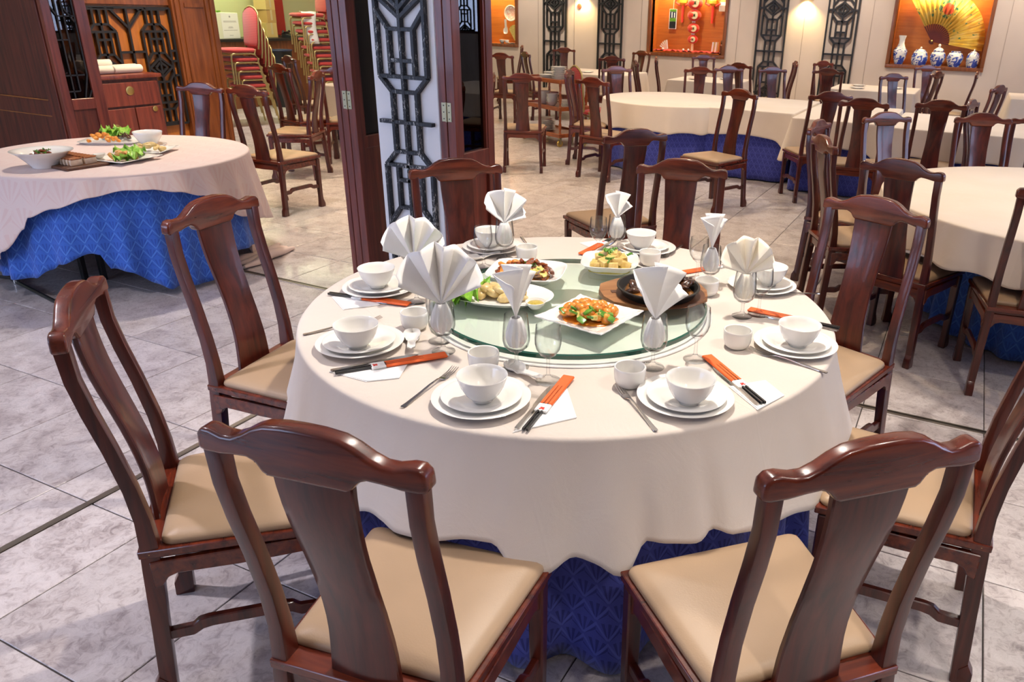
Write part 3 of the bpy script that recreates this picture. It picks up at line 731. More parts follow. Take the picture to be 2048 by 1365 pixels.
stack(-9.66, 8.50, 256, 6, .120, 'stack beside the honey wood pilaster', 'red banquet chairs in the nearer stack')
stack(-9.62, 10.10, 250, 10, .120, 'stack with the white towel', 'red banquet chairs in the towel stack')
# ------------------------------------------------------------------ tables and their cloths
def circle_outline(cx, cy, R, n=240):
    return [((cx + R*cos(2*pi*i/n), cy + R*sin(2*pi*i/n)), (cos(2*pi*i/n), sin(2*pi*i/n)), 360*i/n) for i in range(n)]
def rect_outline(x0, x1, y0, y1, r=.03, step=.03):
    pts = []
    cs = [(x1-r, y1-r, 0), (x0+r, y1-r, 90), (x0+r, y0+r, 180), (x1-r, y0+r, 270)]
    for i, (cx, cy, a0) in enumerate(cs):
        for k in range(9):
            a = radians(a0+90*k/8); pts.append(((cx+r*cos(a), cy+r*sin(a)), (cos(a), sin(a)), (i+1)*10+k/8))
        nx, ny, na = cs[(i+1) % 4]; a = radians(a0+90)
        p = Vector((cx+r*cos(a), cy+r*sin(a))); b = radians(na); q = Vector((nx+r*cos(b), ny+r*sin(b))); L = (q-p).length; m = max(2, int(L/step))
        for k in range(1, m): w = p+(q-p)*(k/m); pts.append(((w.x, w.y), (cos(a), sin(a)), i*100+100+k/m))
    return pts
def drape(outline, z, hem, flare, m=16, er=.012, top=True, thick=0.0):
    """cloth over a table top: hem(i)->z of the lower edge, flare(i,t)->outward offset at t down the drop"""
    mb = MB(); n = len(outline); cx = sum(p[0][0] for p in outline)/n; cy = sum(p[0][1] for p in outline)/n
    V = []; F = []; UV = []; s = 0; S_ = []
    for i, (p, nn, a) in enumerate(outline):
        if i: q = outline[i-1][0]; s += hypot(p[0]-q[0], p[1]-q[1])
        S_.append(s)
    rows = []
    if top:
        for k in (.15, .4, .65, .85, .96): rows.append([(cx+(p[0]-cx)*k, cy+(p[1]-cy)*k, z) for p, nn, a in outline])
    for k in range(4):
        a = pi/2*k/3
        rows.append([(p[0]+nn[0]*(er*sin(a)-er), p[1]+nn[1]*(er*sin(a)-er), z-er*(1-cos(a))) for p, nn, a_ in outline])
    for k in range(1, m+1):
        t = k/m; row = []
        for i, (p, nn, a_) in enumerate(outline):
            zz = (z-er) + (hem(i)-(z-er))*t; f_ = flare(i, t)
            row.append((p[0]+nn[0]*f_, p[1]+nn[1]*f_, zz))
        rows.append(row)
    for r in rows: V += r
    nt = 5 if top else 0
    for k, r in enumerate(rows): UV += [((r[i][0], r[i][1]) if k < nt else (S_[i], r[i][2])) for i in range(n)]
    for k in range(len(rows)-1):
        for i in range(n): j = (i+1) % n; F.append((k*n+i, (k+1)*n+i, (k+1)*n+j, k*n+j))
    if top: F.append(tuple(range(n)))
    mb.v, mb.f, mb.uv = V, F, UV
    return mb
def cloth_obj(name, mb, material, label, cat, group=None):
    o = mb.build(name, material, ang=80, recalc=False); tag(o, label, cat, group)
    md = o.modifiers.new('thickness', 'SOLIDIFY'); md.thickness = 0.003; md.offset = -1
    return o
def table(label, c, R=None, rect=None, z=.745, group=None, leg=.30, legm=None, legs=None):
    t = thing('round_table' if R else 'dining_table', label, 'table', (c[0], c[1], 0), 0, group)
    if R: MB().lathe([(R-.004, z-.028), (R, z-.02), (R, z-.004), (R-.004, z)], 48).build('tabletop', ROSE_X, t)
    else: MB().box(-rect[0]/2, rect[0]/2, -rect[1]/2, rect[1]/2, z-.03, z).build('tabletop', ROSE_X, t, bevel=.003, seg=1)
    for x, y in legs or ():
        MB().box(x-.016, x+.016, y-.016, y+.016, 0, z-.028).build('leg', BLACK, t, bevel=.003, seg=1)
    for sx in () if legs else (-1, 1):
        for sy in (-1, 1):
            x, y = (R*leg*1.2*sx, R*leg*1.2*sy) if R else (sx*(rect[0]/2-.12), sy*(rect[1]/2-.12))
            MB().tube([(x*1.25 if R else x, y*1.25 if R else y, 0), (x, y, z-.028)], .016, 8).build('leg', legm or BLACK, t)
    return t
def gz(a, lobes):
    """sum of angular bumps; lobes = (angle, width, size)"""
    s = 0
    for c, w, k in lobes:
        d = (a-c+180) % 360-180; s += k*math.exp(-(d/w)**2)
    return s
# ---- main table
MC = (-1.11, 2.18); ZT = .755
table('round banquet table hidden under the laid cream tablecloth', MC, .872, z=.742)
lob = [(-90,3.2,.055),(-69.5,3.6,.085),(-56.5,3.6,.075),(-37,3.0,.05),(-22,4,.06),(-4,4,.05),(13,4,.055),(30,4,.05),(50,4,.06),(69,4,.05),(88,4,.05),(106,4,.06),(125,4,.05),(143,4,.055),(160,4,.05),(178,4,.06),(196,4,.05),(214,4,.055),(230,4,.05),(246,4,.055),(257,3,.035)]
dip = [(c, w*1.25, k*1.05) for c, w, k in lob]
oc = circle_outline(*MC, .885, 420)
HEM = [(-130,.06,.46),(-120,.07,.45),(-110,.06,.47),(-100,.09,.47),(-94,.085,.505),(-90.5,.10,.505),(-88.5,.115,.499),(-83,.115,.502),(-77,.095,.515),(-73,.09,.51),(-70.5,.12,.455),(-69,.13,.437),(-66,.12,.45),(-62,.088,.485),(-59,.10,.47),(-56,.128,.445),(-54,.118,.45),(-52,.075,.51),(-49,.10,.507),(-44,.115,.502),(-41,.085,.52),(-39.5,.115,.502),(-33,.115,.487),(-27,.11,.48),(-19,.115,.45),(-11,.12,.42),(-3,.09,.45),(6,.11,.43),(14,.08,.46)]
def hem_at(i, k):
    a = (oc[i][2]+180) % 360-180
    if HEM[0][0] <= a <= HEM[-1][0]:
        for p, q in zip(HEM, HEM[1:]):
            if a <= q[0]: u = (a-p[0])/(q[0]-p[0]); u = u*u*(3-2*u); return p[k]+(q[k]-p[k])*u
    return (.045 + gz(oc[i][2], lob)*.9, .475 - gz(oc[i][2], dip)*.6)[k-1]
HC = [(hem_at(i, 1), hem_at(i, 2)) for i in range(len(oc))]
hem = lambda i: sum(HC[(i+d) % len(oc)][1] for d in (-1,0,1))/3
fl = lambda i, t: sum(HC[(i+d) % len(oc)][0] for d in (-1,0,1))/3*t**1.15 + .004*sin(oc[i][2]*.9)*t*(1-t)
cloth_obj('tablecloth', drape(oc, ZT, hem, fl, 20), CREAM, 'cream linen tablecloth draped over the laid round table', 'tablecloth')
os_ = circle_outline(*MC, .83, 360)
fs = lambda i, t: .02*t + .040*t*sin(radians(os_[i][2])*19+.6*sin(radians(os_[i][2])*5)) + .014*t*sin(radians(os_[i][2])*11)
cloth_obj('table_skirt', drape(os_, .738, lambda i: .012, fs, 14, top=False), BLUE, 'dark blue fan patterned underskirt below the cream tablecloth', 'tablecloth')

# ---- pink clothed table at the left with its dishes
LC = (-4.98, 3.21); LR = .80
table('round table under the pink fan patterned cloth', LC, LR-.012, z=.742, legs=[(.04,-.40),(.12,-.33),(-.30,.34),(.28,.36)])
ol = circle_outline(*LC, LR, 280)
def lefthem(i, front, base, pk):
    a = ol[i][2]
    return base + front*max(0, cos(radians(a+20)))**.9 - pk*sum(max(0, cos(radians(a-c)))**14 for c in (-112, 82, 135, 190)) 
def ctrl(pts, a):
    a = (a+180) % 360-180
    for p, q in zip(pts, pts[1:]):
        if p[0] <= a <= q[0]: u = (a-p[0])/(q[0]-p[0]); u = u*u*(3-2*u); return p[1]+(q[1]-p[1])*u
    return pts[-1][1]
PH = [(-180,.24),(-150,.30),(-118,.16),(-95,.20),(-84,.28),(-79.3,.34),(-70.5,.47),(-68.5,.535),(-57.7,.59),(-44,.65),(-32,.68),(-24,.67),(-15,.64),(-4,.59),(7,.45),(14,.40),(26,.34),(45,.28),(90,.22),(140,.28),(180,.24)]
BH = [(-180,.10),(-100,.12),(-86,.14),(-76,.15),(-67,.21),(-62.5,.25),(-49.5,.31),(-46,.30),(-44,.21),(-37,.19),(-28,.09),(-22,.05),(-7,.03),(11,.17),(20,.16),(45,.12),(90,.08),(180,.10)]
lf = [(-112,6,.07),(-92,5,.03),(-80,4,.045),(-64,5,.012),(-47,4,.018),(-30,4,.012),(-14,4,.022),(2,4,.03),(16,4,.04),(30,4,.04),(44,5,.05),(62,5,.05),(82,6,.06),(110,5,.05),(140,5,.05),(170,5,.05),(-170,5,.05),(-140,5,.05)]
h1 = lambda i: ctrl(PH, ol[i][2])
f1 = lambda i, t: .045*t + gz(ol[i][2], lf)*t*1.1 + .006*t*sin(ol[i][2]*.23)
cloth_obj('tablecloth', drape(ol, ZT, h1, f1, 20), PINK, 'pale pink fan patterned tablecloth on the round table of small dishes', 'tablecloth')
ol2 = circle_outline(LC[0], LC[1], LR-.035, 280)
h2 = lambda i: ctrl(BH, ol2[i][2])
bl = [(-84,5,.05),(-70,4,.025),(-57,5,.055),(-45,3,.02),(-36,4,.045),(-24,4,.07),(-13,3.5,.03),(-3,4,.055),(9,4,.03),(20,4,.05),(34,5,.05),(60,6,.04),(90,6,.04),(120,6,.04),(150,6,.04),(180,6,.04),(-150,6,.04),(-120,6,.04)]
f2 = lambda i, t: .01*t + gz(ol2[i][2], bl)*t + .010*t*sin(radians(ol2[i][2])*29+1)
cloth_obj('table_skirt', drape(ol2, .738, h2, f2, 16, top=False), BLUEL, 'bright blue fan patterned underskirt below the pink cloth', 'tablecloth')
# the pale under-cloth that trails on the floor at the far side
ol3 = circle_outline(LC[0], LC[1]+.06, LR-.15, 200)
back = lambda i: max(0, cos(radians(ol3[i][2]-112)))**.7
f3 = lambda i, t: (.03+.12*max(0, t-.85)/.15*back(i))*t + .022*t*sin(radians(ol3[i][2])*17)
cloth_obj('under_cloth', drape(ol3, .730, lambda i: .34-.33*min(1, back(i)*2.6), f3, 12, top=False), PINK, 'pale pink under-cloth trailing on the floor below the blue skirt', 'tablecloth')
hp = MB()
for k in range(3):
    pts = [(-4.36+.05*k-.02*q, 3.42+.13*q+.02*k, .028+.018*sin(q*2.1+k*1.7)) for q in range(5)]
    hp.tube(pts, [.012, .034, .040, .034, .012], 10)
hp.v = [(x, y, max(.003, z*.9)) for x, y, z in hp.v]
tag(hp.build('cloth_fold', PINK, ang=80), 'crumpled pink cloth end lying on the floor beside the blue skirt', 'tablecloth')
# black stand legs on the floor
t = thing('folding_stand', 'thin black metal stand legs on the floor at the left edge', 'stand', (-5.3, 2.56, 0))
MB().tube([(-.62,.21,.015),(.02,.015,.012),(.73,-.11,.012)], .012, 8).build('leg', BLACK, t); MB().tube([(-.55,-.10,.014),(.05,.025,.030)], .010, 8).build('leg', BLACK, t)
MB().tube([(.05,.012,.004),(.05,.012,.05)], .018, 10).build('joint', STEEL, t)

# ---- cream round table at the right
RCN = (.80, 5.10); RR = 1.20
table('large round table under the ivory cloth at the right', RCN, RR-.012, z=.742)
orr = circle_outline(*RCN, RR, 280)
rl = [(a, 5, .05) for a in (-178,-160,-146,-128,-112,-95,-76,-55,-35,-12,12,35,60,85,110,135,160)]
cloth_obj('tablecloth', drape(orr, ZT, lambda i: .555-gz(orr[i][2], rl)*.55, lambda i, t: .012*t+gz(orr[i][2], rl)*.55*t**1.2, 16), WHITEC, 'ivory tablecloth on the large round table at the right edge', 'tablecloth')
orr2 = circle_outline(*RCN, .80, 320)
cloth_obj('table_skirt', drape(orr2, .738, lambda i: .015, lambda i, t: .02*t+.024*t*sin(radians(orr2[i][2])*27), 12, top=False), BLUEL, 'blue underskirt of the large round table at the right edge', 'tablecloth')

# ---- row of joined tables in the middle
def rect_cloth(x0, x1, y0, y1, hz, label, corner=.10, skirt=True, slabel=None, mat_=None, zt=ZT):
    o = rect_outline(x0, x1, y0, y1)
    cor = [(x1,y1),(x0,y1),(x0,y0),(x1,y0)]
    cd = lambda i: min(hypot(o[i][0][0]-a, o[i][0][1]-b) for a, b in cor)
    hemf = lambda i: hz - corner*math.exp(-(cd(i)/.10)**2) + .012*sin(o[i][0][0]*9+o[i][0][1]*7)
    flf = lambda i, t: .03*t + .075*t*math.exp(-(cd(i)/.07)**2) + .010*t*sin(o[i][0][0]*17+o[i][0][1]*15)
    cloth_obj('tablecloth', drape(o, zt, hemf, flf, 14), mat_ or WHITEC, label, 'tablecloth')
    if skirt:
        o2 = rect_outline(x0+.05, x1-.05, y0+.05, y1-.05)
        cloth_obj('table_skirt', drape(o2, zt-.017, lambda i: .015, lambda i, t: .01*t+.014*t*sin(o2[i][0][0]*23+o2[i][0][1]*23), 10, top=False), BLUE, slabel, 'tablecloth')
om = circle_outline(-3.22, 9.02, .87, 220)
table('round table at the left end of the long clothed tables', (-3.22, 9.02), .85, z=.742)
ml = [(a, 5, .035) for a in range(-170, 190, 24)]
cloth_obj('tablecloth', drape(om, ZT, lambda i: .48-gz(om[i][2], ml)*.5, lambda i, t: .025*t+gz(om[i][2], ml)*t, 14), WHITEC, 'ivory cloth on the rounded left end of the long tables', 'tablecloth')
om2 = circle_outline(-3.22, 9.02, .82, 240)
cloth_obj('table_skirt', drape(om2, .738, lambda i: .015, lambda i, t: .02*t+.02*t*sin(radians(om2[i][2])*19), 10, top=False), BLUE, 'blue underskirt of the rounded left end of the long tables', 'tablecloth')
for x0, x1, y0, y1, n in ((-2.86, -1.66, 8.42, 9.96, 'first'), (-1.62, -.68, 8.10, 9.80, 'second'), (-.64, 1.50, 7.95, 9.45, 'third')):
    xa = x0+.52 if n == 'first' else x0
    table('%s square table of the long row counted from its round end' % n, ((xa+x1)/2, (y0+y1)/2), rect=(x1-xa-.03, y1-y0-.03), z=.742)
    rect_cloth(x0, x1, y0, y1, .49, 'ivory cloth on the %s square table of the long row' % n, .16, True, 'blue underskirt of the %s square table of the long row' % n, zt=ZT+(.004 if n == 'first' else 0))
# ---- small tables by the back wall
for nm, x0, x1, y0, y1 in (('behind the trolley', -6.45, -5.15, 11.75, 12.95), ('under the lantern case', -4.35, -3.25, 11.75, 12.80), ('under the painted fan case', -1.92, -.72, 12.05, 13.15), ('at the far right edge', .50, 1.6, 12.3, 13.4)):
    table('small square table ' + nm, ((x0+x1)/2, (y0+y1)/2), rect=(x1-x0-.03, y1-y0-.03), z=.742)
    rect_cloth(x0, x1, y0, y1, .40, 'ivory cloth on the small table ' + nm, .20, False)
table('small table behind the dining chairs near the folding doors', (-7.1, 7.95), rect=(.8, .8), z=.742)
rect_cloth(-7.51, -6.69, 7.54, 8.36, .25, 'white cloth on the small table near the folding doors', .1, False)
# ------------------------------------------------------------------ lazy susan
LS = (-1.10, 2.165); ZG = .789
t = thing('lazy_susan', 'round green glass turntable in the middle of the laid table', 'turntable', (*LS, 0))
MB().lathe([(.456, ZG-.018), (.4605, ZG-.015), (.4605, ZG-.003), (.455, ZG)], 96).build('glass_edge', SUSANE, t)
o = t.children[0]; bm = bmesh.new(); bm.from_mesh(o.data)
bmesh.ops.delete(bm, geom=[f for f in bm.faces if len(f.verts) > 10], context='FACES'); bm.to_mesh(o.data); bm.free()
for z_, nm in ((ZG, 'glass_top'), (ZG-.018, 'glass_underside')):
    MB().add([(.4545*cos(2*pi*i/96), .4545*sin(2*pi*i/96), z_) for i in range(96)], [tuple(range(96))]).build(nm, SUSAN if z_ == ZG else CLEARU, t)
SWV = mat('brushed_swivel', (0.80, 0.80, 0.78), 0.30, metal=1.0); SWV.node_tree.nodes['Principled BSDF'].inputs['Anisotropic'].default_value = 0.9
tg = SWV.node_tree.nodes.new('ShaderNodeTangent'); tg.direction_type = 'RADIAL'; tg.axis = 'Z'; SWV.node_tree.links.new(tg.outputs[0], SWV.node_tree.nodes['Principled BSDF'].inputs['Tangent'])
MB().lathe([(.16, ZT), (.16, ZT+.004), (.14, ZT+.007), (.15, ZT+.010), (.15, ZG-.0185)], 64).build('swivel', SWV, t)
MB().lathe([(.474, ZT+.0005), (.480, ZT+.002), (.478, ZT+.005), (.455, ZT+.006)], 96).build('caustic_ring', CHINA2, t)  # pale ring added to stand for light cast through the glass edge

# ------------------------------------------------------------------ tableware meshes (shared by the copies)
def plate_mesh(name, R, h=.020):
    return MB().shell([(0,.0),(R*.55,0),(R*.58,.002),(R*.62,.006),(R*.80,.010),(R*.985,h-.002),(R,h),(R*.985,h+.001),(R*.80,.0145),(R*.64,.0105),(R*.58,.007),(0,.006)], 56).mesh(name, CHINA, ang=50)
PL_L = plate_mesh('large_plate', .1275, .019); PL_S = plate_mesh('small_plate', .104, .017)
BOWL = MB().shell([(0,.0),(.024,0),(.026,.001),(.0265,.006),(.032,.009),(.044,.022),(.055,.042),(.061,.060),(.0635,.069),(.0645,.071),(.0635,.0725),(.0615,.071),(.058,.060),(.051,.042),(.040,.023),(.026,.012),(0,.010)], 48).mesh('rice_bowl', CHINA, ang=60)
CUP = MB().shell([(0,0),(.027,0),(.031,.002),(.0375,.009),(.0415,.020),(.0432,.034),(.0437,.048),(.0437,.056),(.0425,.0575),(.0395,.056),(.039,.045),(.037,.022),(.029,.010),(0,.008)], 40).mesh('tea_cup', CHINA, ang=60)
def goblet(name, prof, foot):
    p = [(0,0),(foot,0),(foot+.0008,.0012),(foot,.0025),(.020,.006),(.009,.012),(.0052,.022)] + prof
    return MB().shell(p, 40).mesh(name, GLASS, ang=75)
GOB = goblet('water_goblet', [(.0050,.042),(.0075,.050),(.022,.056),(.034,.068),(.0385,.085),(.0385,.098),(.0365,.125),(.0335,.152),(.0325,.162),(.0316,.162),(.0355,.124),(.0374,.097),(.0372,.085),(.033,.070),(.021,.0585),(0,.055)], .034)
WIN = goblet('wine_glass', [(.0045,.050),(.0046,.062),(.0085,.070),(.022,.080),(.032,.096),(.0362,.113),(.0365,.128),(.0345,.150),(.0330,.165),(.0322,.165),(.0352,.128),(.035,.113),(.031,.097),(.021,.082),(0,.075)], .0345)
def spoon_mesh():
    V = []; F = []; n = 18; rows = [(-.031,.001,.020),(-.030,.010,.021),(-.026,.020,.019),(-.018,.025,.016),(0,.028,.0135),(.018,.024,.015),(.030,.017,.020),(.042,.013,.027),(.070,.0115,.035),(.095,.0125,.039),(.108,.0115,.040),(.113,.004,.0405)]
    for y, w, z in rows:
        bowl = 1 if y < .03 else 0
        for k in range(7):
            u = -1+2*k/6; dz = (.018 if bowl else .004)*(u*u)
            V.append((u*w, y, z*.55-.004+dz*(.8 if bowl else .6)))
    m = len(rows)
    for i in range(m-1):
        for k in range(6): F.append((i*7+k, i*7+k+1, (i+1)*7+k+1, (i+1)*7+k))
    q = len(V); V += [(x*.96, y, z+.0035) for x, y, z in V]
    for i in range(m-1):
        for k in range(6): F.append((q+i*7+k, q+(i+1)*7+k, q+(i+1)*7+k+1, q+i*7+k+1))
    ed = [k for k in range(7)] + [i*7+6 for i in range(1, m)] + [(m-1)*7+k for k in range(5,-1,-1)] + [i*7 for i in range(m-2,0,-1)]
    for a, b in zip(ed, ed[1:]+ed[:1]): F.append((a, b, q+b, q+a))
    zmin = min(v[2] for v in V); V = [(x, y, z-zmin) for x, y, z in V]
    return MB().add(V, F).mesh('soup_spoon', CHINA, ang=70)
SPOON = spoon_mesh()
def flat_sweep(rows, th=.0018):
    """rows (y, halfwidth, z)"""
    V = []; F = []
    for y, w, z in rows: V += [(-w,y,z),(w,y,z),(w*.85,y,z+th),(-w*.85,y,z+th)]
    for i in range(len(rows)-1):
        for j in range(4): a = i*4+j; b = i*4+(j+1) % 4; F.append((a,b,b+4,a+4))
    F.append((3,2,1,0)); e = (len(rows)-1)*4; F.append((e,e+1,e+2,e+3))
    return V, F
def fork_mesh():
    m = MB(); m.add(*flat_sweep([(-.125,.003,.003),(-.122,.0065,.003),(-.10,.0058,.003),(-.05,.0042,.006),(0,.0034,.010),(.035,.0032,.010),(.048,.006,.006),(.056,.0105,.003),(.068,.0120,.002),(.076,.0120,.002)], .0025))
    for k in range(4):
        x = -.0100+.00667*k; V, F = flat_sweep([(.074,.0018,.002),(.100,.0014,.004),(.118,.0010,.009),(.1245,.0005,.011)], .0018); m.add([(x+a, b, c) for a, b, c in V], F)
    return m.mesh('fork', STEEL, ang=50)
FORK = fork_mesh()
KNIFE = MB().add(*flat_sweep([(-.123,.003,.003),(-.119,.0072,.003),(-.09,.0068,.003),(-.03,.0050,.004),(-.005,.0042,.004),(.002,.0080,.003),(.02,.0098,.003),(.07,.0105,.003),(.10,.0090,.003),(.117,.0050,.003),(.123,.0008,.003)], .0035)).mesh('knife', STEEL, ang=40)
STICK = MB().add(*flat_sweep([(-.122,.0020,0),(.119,.0036,0),(.122,.0033,0)], .0062)).mesh('chopstick', BLKST, ang=40)
def sleeve_root(label, loc, rz):
    t = thing('chopstick_sleeve', label, 'sleeve', loc, rz)
    MB().box(-.017,.017,-.155,.020,.0006,.0078).build('red_paper', REDP, t, bevel=.0025, seg=1)
    b = MB().box(-.0173,.0173,.020,.060,.0005,.0080).build('white_band', PAPER, t, bevel=.0025, seg=1)
    lg = MB()
    for k, (dx, dy) in enumerate(((0,0),(.003,.002),(-.003,.002),(.002,-.003),(-.002,-.003))):
        lg.lathe([(.0034,.0079),(.0034,.0083)], 8, (dx*1.4-.001, .049+dy*1.4, 0))
    lg.build('emblem', REDINK, b)
    tx = MB()
    for k in range(3): tx.box(-.008+.0055*k, -.005+.0055*k, .024, .037-.003*(k % 2), .0079, .0082)
    tx.build('print', mat('pale_print', (.72,.68,.66), .8) if 'pale_print' not in bpy.data.materials else bpy.data.materials['pale_print'], b)
    return t
def napkin_fan(label, loc, rz, half, Rr, pleats, skew, material, group=None, depth=.52):
    """pleated napkin standing in a goblet; fan opens in the local XZ plane. One mesh, thickened."""
    nr = 10; V = []; F = []; zc = .148
    # fold lines: broad outer panels, narrow pleats towards the middle
    fr = [-1, -.52, -.26, -.08, .08, .24, .46, .72, 1] if pleats >= 8 else [-1, -.5, -.18, .12, .42, .72, 1]
    fr = [q + random.uniform(-.03, .03) if abs(q) < 1 else q for q in fr]
    cols = []
    for i in range(len(fr)-1):
        for k in range(6): cols.append((fr[i]+(fr[i+1]-fr[i])*k/6, i, k/6))
    cols.append((1, len(fr)-2, 1.0))
    for u, i, q in cols:
        ph = half*u+skew; w = (1 if i % 2 else -1)*(.75*(1-2*q)+.25*cos(pi*q))
        for j in range(nr+1):
            s_ = j/nr; r = Rr*(.62+.38*cos(ph*1.02))*(1-.025*w)*s_
            x = r*sin(ph)*(1-.10*s_*(abs(u) > .9)); z = zc + r*cos(ph)
            y = depth*r*w*.5*(.35+.65*s_) + .06*r*s_*cos(ph)
            V.append((x, y, z))
    for i in range(len(cols)-1):
        for j in range(nr): F.append((i*(nr+1)+j, (i+1)*(nr+1)+j, (i+1)*(nr+1)+j+1, i*(nr+1)+j+1))
    zw = .152
    # bundle gathered inside the bowl of the goblet: wavy tapering roll
    b = len(V); nb = 40
    for k in range(8):
        q = k/7; z = zw-q*.085; rad = .014+.015*sin(pi*min(1, q*1.4)*.55) ; rad = min(rad, .029)*(1-.35*max(0, q-.8)*5)
        for i in range(nb):
            a = 2*pi*i/nb; w = rad*(1+.15*sin(a*10+q*2.0)*(.4+.6*q)); V.append((w*cos(a), w*sin(a)*.9, z))
    for k in range(7):
        for i in range(nb): F.append((b+k*nb+i, b+k*nb+(i+1) % nb, b+(k+1)*nb+(i+1) % nb, b+(k+1)*nb+i))
    F.append(tuple(b+7*nb+i for i in range(nb)))
    m = MB(); m.v, m.f = V, F
    o = m.build('napkin', material, None, loc=loc, rz=rz, ang=60, recalc=False); tag(o, label, 'napkin', group)
    md = o.modifiers.new('thickness', 'SOLIDIFY'); md.thickness = .0018; md.offset = 0
    return o
def item(name, me, label, cat, x, y, z, rz=0, group=None, tilt=None):
    o = put(name, me, None, (x, y, z), rz); tag(o, label, cat, group)
    if tilt: o.rotation_euler = (tilt[0], tilt[1], rz)
    return o
ang = lambda a, b: atan2(b[1]-a[1], b[0]-a[0])
mid = lambda a, b: ((a[0]+b[0])/2, (a[1]+b[1])/2)
SET = {
 'near-left setting':   dict(pl=(-.992,1.452), bo=(-.975,1.433), cup=(-1.091,1.614), gob=(-1.019,1.672), win=(-.90,1.64), fork=((-1.161,1.579),(-1.149,1.327)), kn=((-.837,1.367),(-.87,1.61)), sl=((-.856,1.68),(-.815,1.371)), sp=((-1.013,1.652),(-.883,1.606)), nap=((-.84,1.354),(-.842,1.634),(-.737,1.49))),
 'near-right setting':  dict(pl=(-.528,1.708), bo=(-.505,1.670), cup=(-.693,1.722), gob=(-.679,1.858), win=(-.588,1.968), fork=((-.717,1.697),(-.534,1.52)), kn=((-.346,1.767),(-.526,1.944)), sl=((-.563,1.998),(-.337,1.781)), nap=((-.344,1.747),(-.449,1.843),(-.37,1.929),(-.300,1.86))),
 'rightmost setting':   dict(pl=(-.345,2.206), bo=(-.333,2.177), cup=(-.505,2.120), gob=(-.56,2.380), win=(-.515,2.425), fork=((-.46,2.112),(-.226,2.062)), kn=((-.245,2.405),(-.49,2.415)), sl=((-.554,2.450),(-.247,2.425))),
 'far-right setting':   dict(pl=(-.575,2.705), bo=(-.548,2.700), cup=(-.735,2.53), gob=(-.749,2.605), win=(-.82,2.678), fork=((-.557,2.616),(-.383,2.733)), sl=((-.885,2.725),(-.74,2.93))),
 'tofu dish setting':   dict(pl=(-1.135,2.935), bo=(-1.140,2.886), cup=(-1.046,2.755), gob=(-1.233,2.840), win=(-1.275,2.748), fork=((-1.028,2.868),(-1.025,3.05)), kn=((-1.303,2.795),(-1.31,2.99)), sl=((-1.339,2.745),(-1.330,3.02)), sp=((-1.154,2.815),(-1.225,2.850)), nap=((-1.43,2.888),(-1.303,2.805),(-1.30,2.925),(-1.37,2.97))),
 'pillar-side setting': dict(pl=(-1.700,2.615), bo=(-1.705,2.60), cup=(-1.506,2.563), gob=(-1.586,2.525), win=(-1.602,2.395), fork=((-1.567,2.69),(-1.665,2.805)), kn=((-1.855,2.525),(-1.70,2.395)), sl=((-1.655,2.352),(-1.874,2.543)), sp=((-1.683,2.453),(-1.608,2.57))),
 'far-left setting':    dict(pl=(-1.772,1.985), bo=(-1.768,1.972), gob=(-1.588,1.957), win=(-1.758,2.137), kn=((-1.881,1.872),(-1.64,1.895)), sl=((-1.583,1.913),(-1.892,1.862)), sp=((-1.672,2.075),(-1.657,1.945)), nap=((-1.872,1.852),(-1.75,1.776),(-1.673,1.868),(-1.72,1.90))),
 'left setting':        dict(pl=(-1.50,1.577), bo=(-1.474,1.538), cup=(-1.446,1.765), gob=(-1.263,1.662), win=(-1.318,1.72), fork=((-1.59,1.769),(-1.702,1.561)), kn=((-1.448,1.404),(-1.309,1.597)), sl=((-1.233,1.639),(-1.429,1.393)), sp=((-1.402,1.694),(-1.318,1.582)), nap=((-1.456,1.4),(-1.299,1.541),(-1.262,1.458),(-1.325,1.40))),
}
def paper(label, pts):
    c = (sum(p[0] for p in pts)/len(pts), sum(p[1] for p in pts)/len(pts)); q = [(p[0]-c[0], p[1]-c[1]) for p in pts]
    if sum(a[0]*b[1]-a[1]*b[0] for a, b in zip(q, q[1:]+q[:1])) < 0: q.reverse()
    m = MB().prism(q, (0,0,0), (1,0,0), (0,1,0), (0,0,1), .0012).prism([(a*.97, b*.97) for a, b in q], (.002,.001,.0016), (1,0,0), (0,1,0), (0,0,1), .0012)
    return tag(m.build('paper_napkin', PAPER, None, loc=(*c, ZT+.0008)), label, 'napkin')
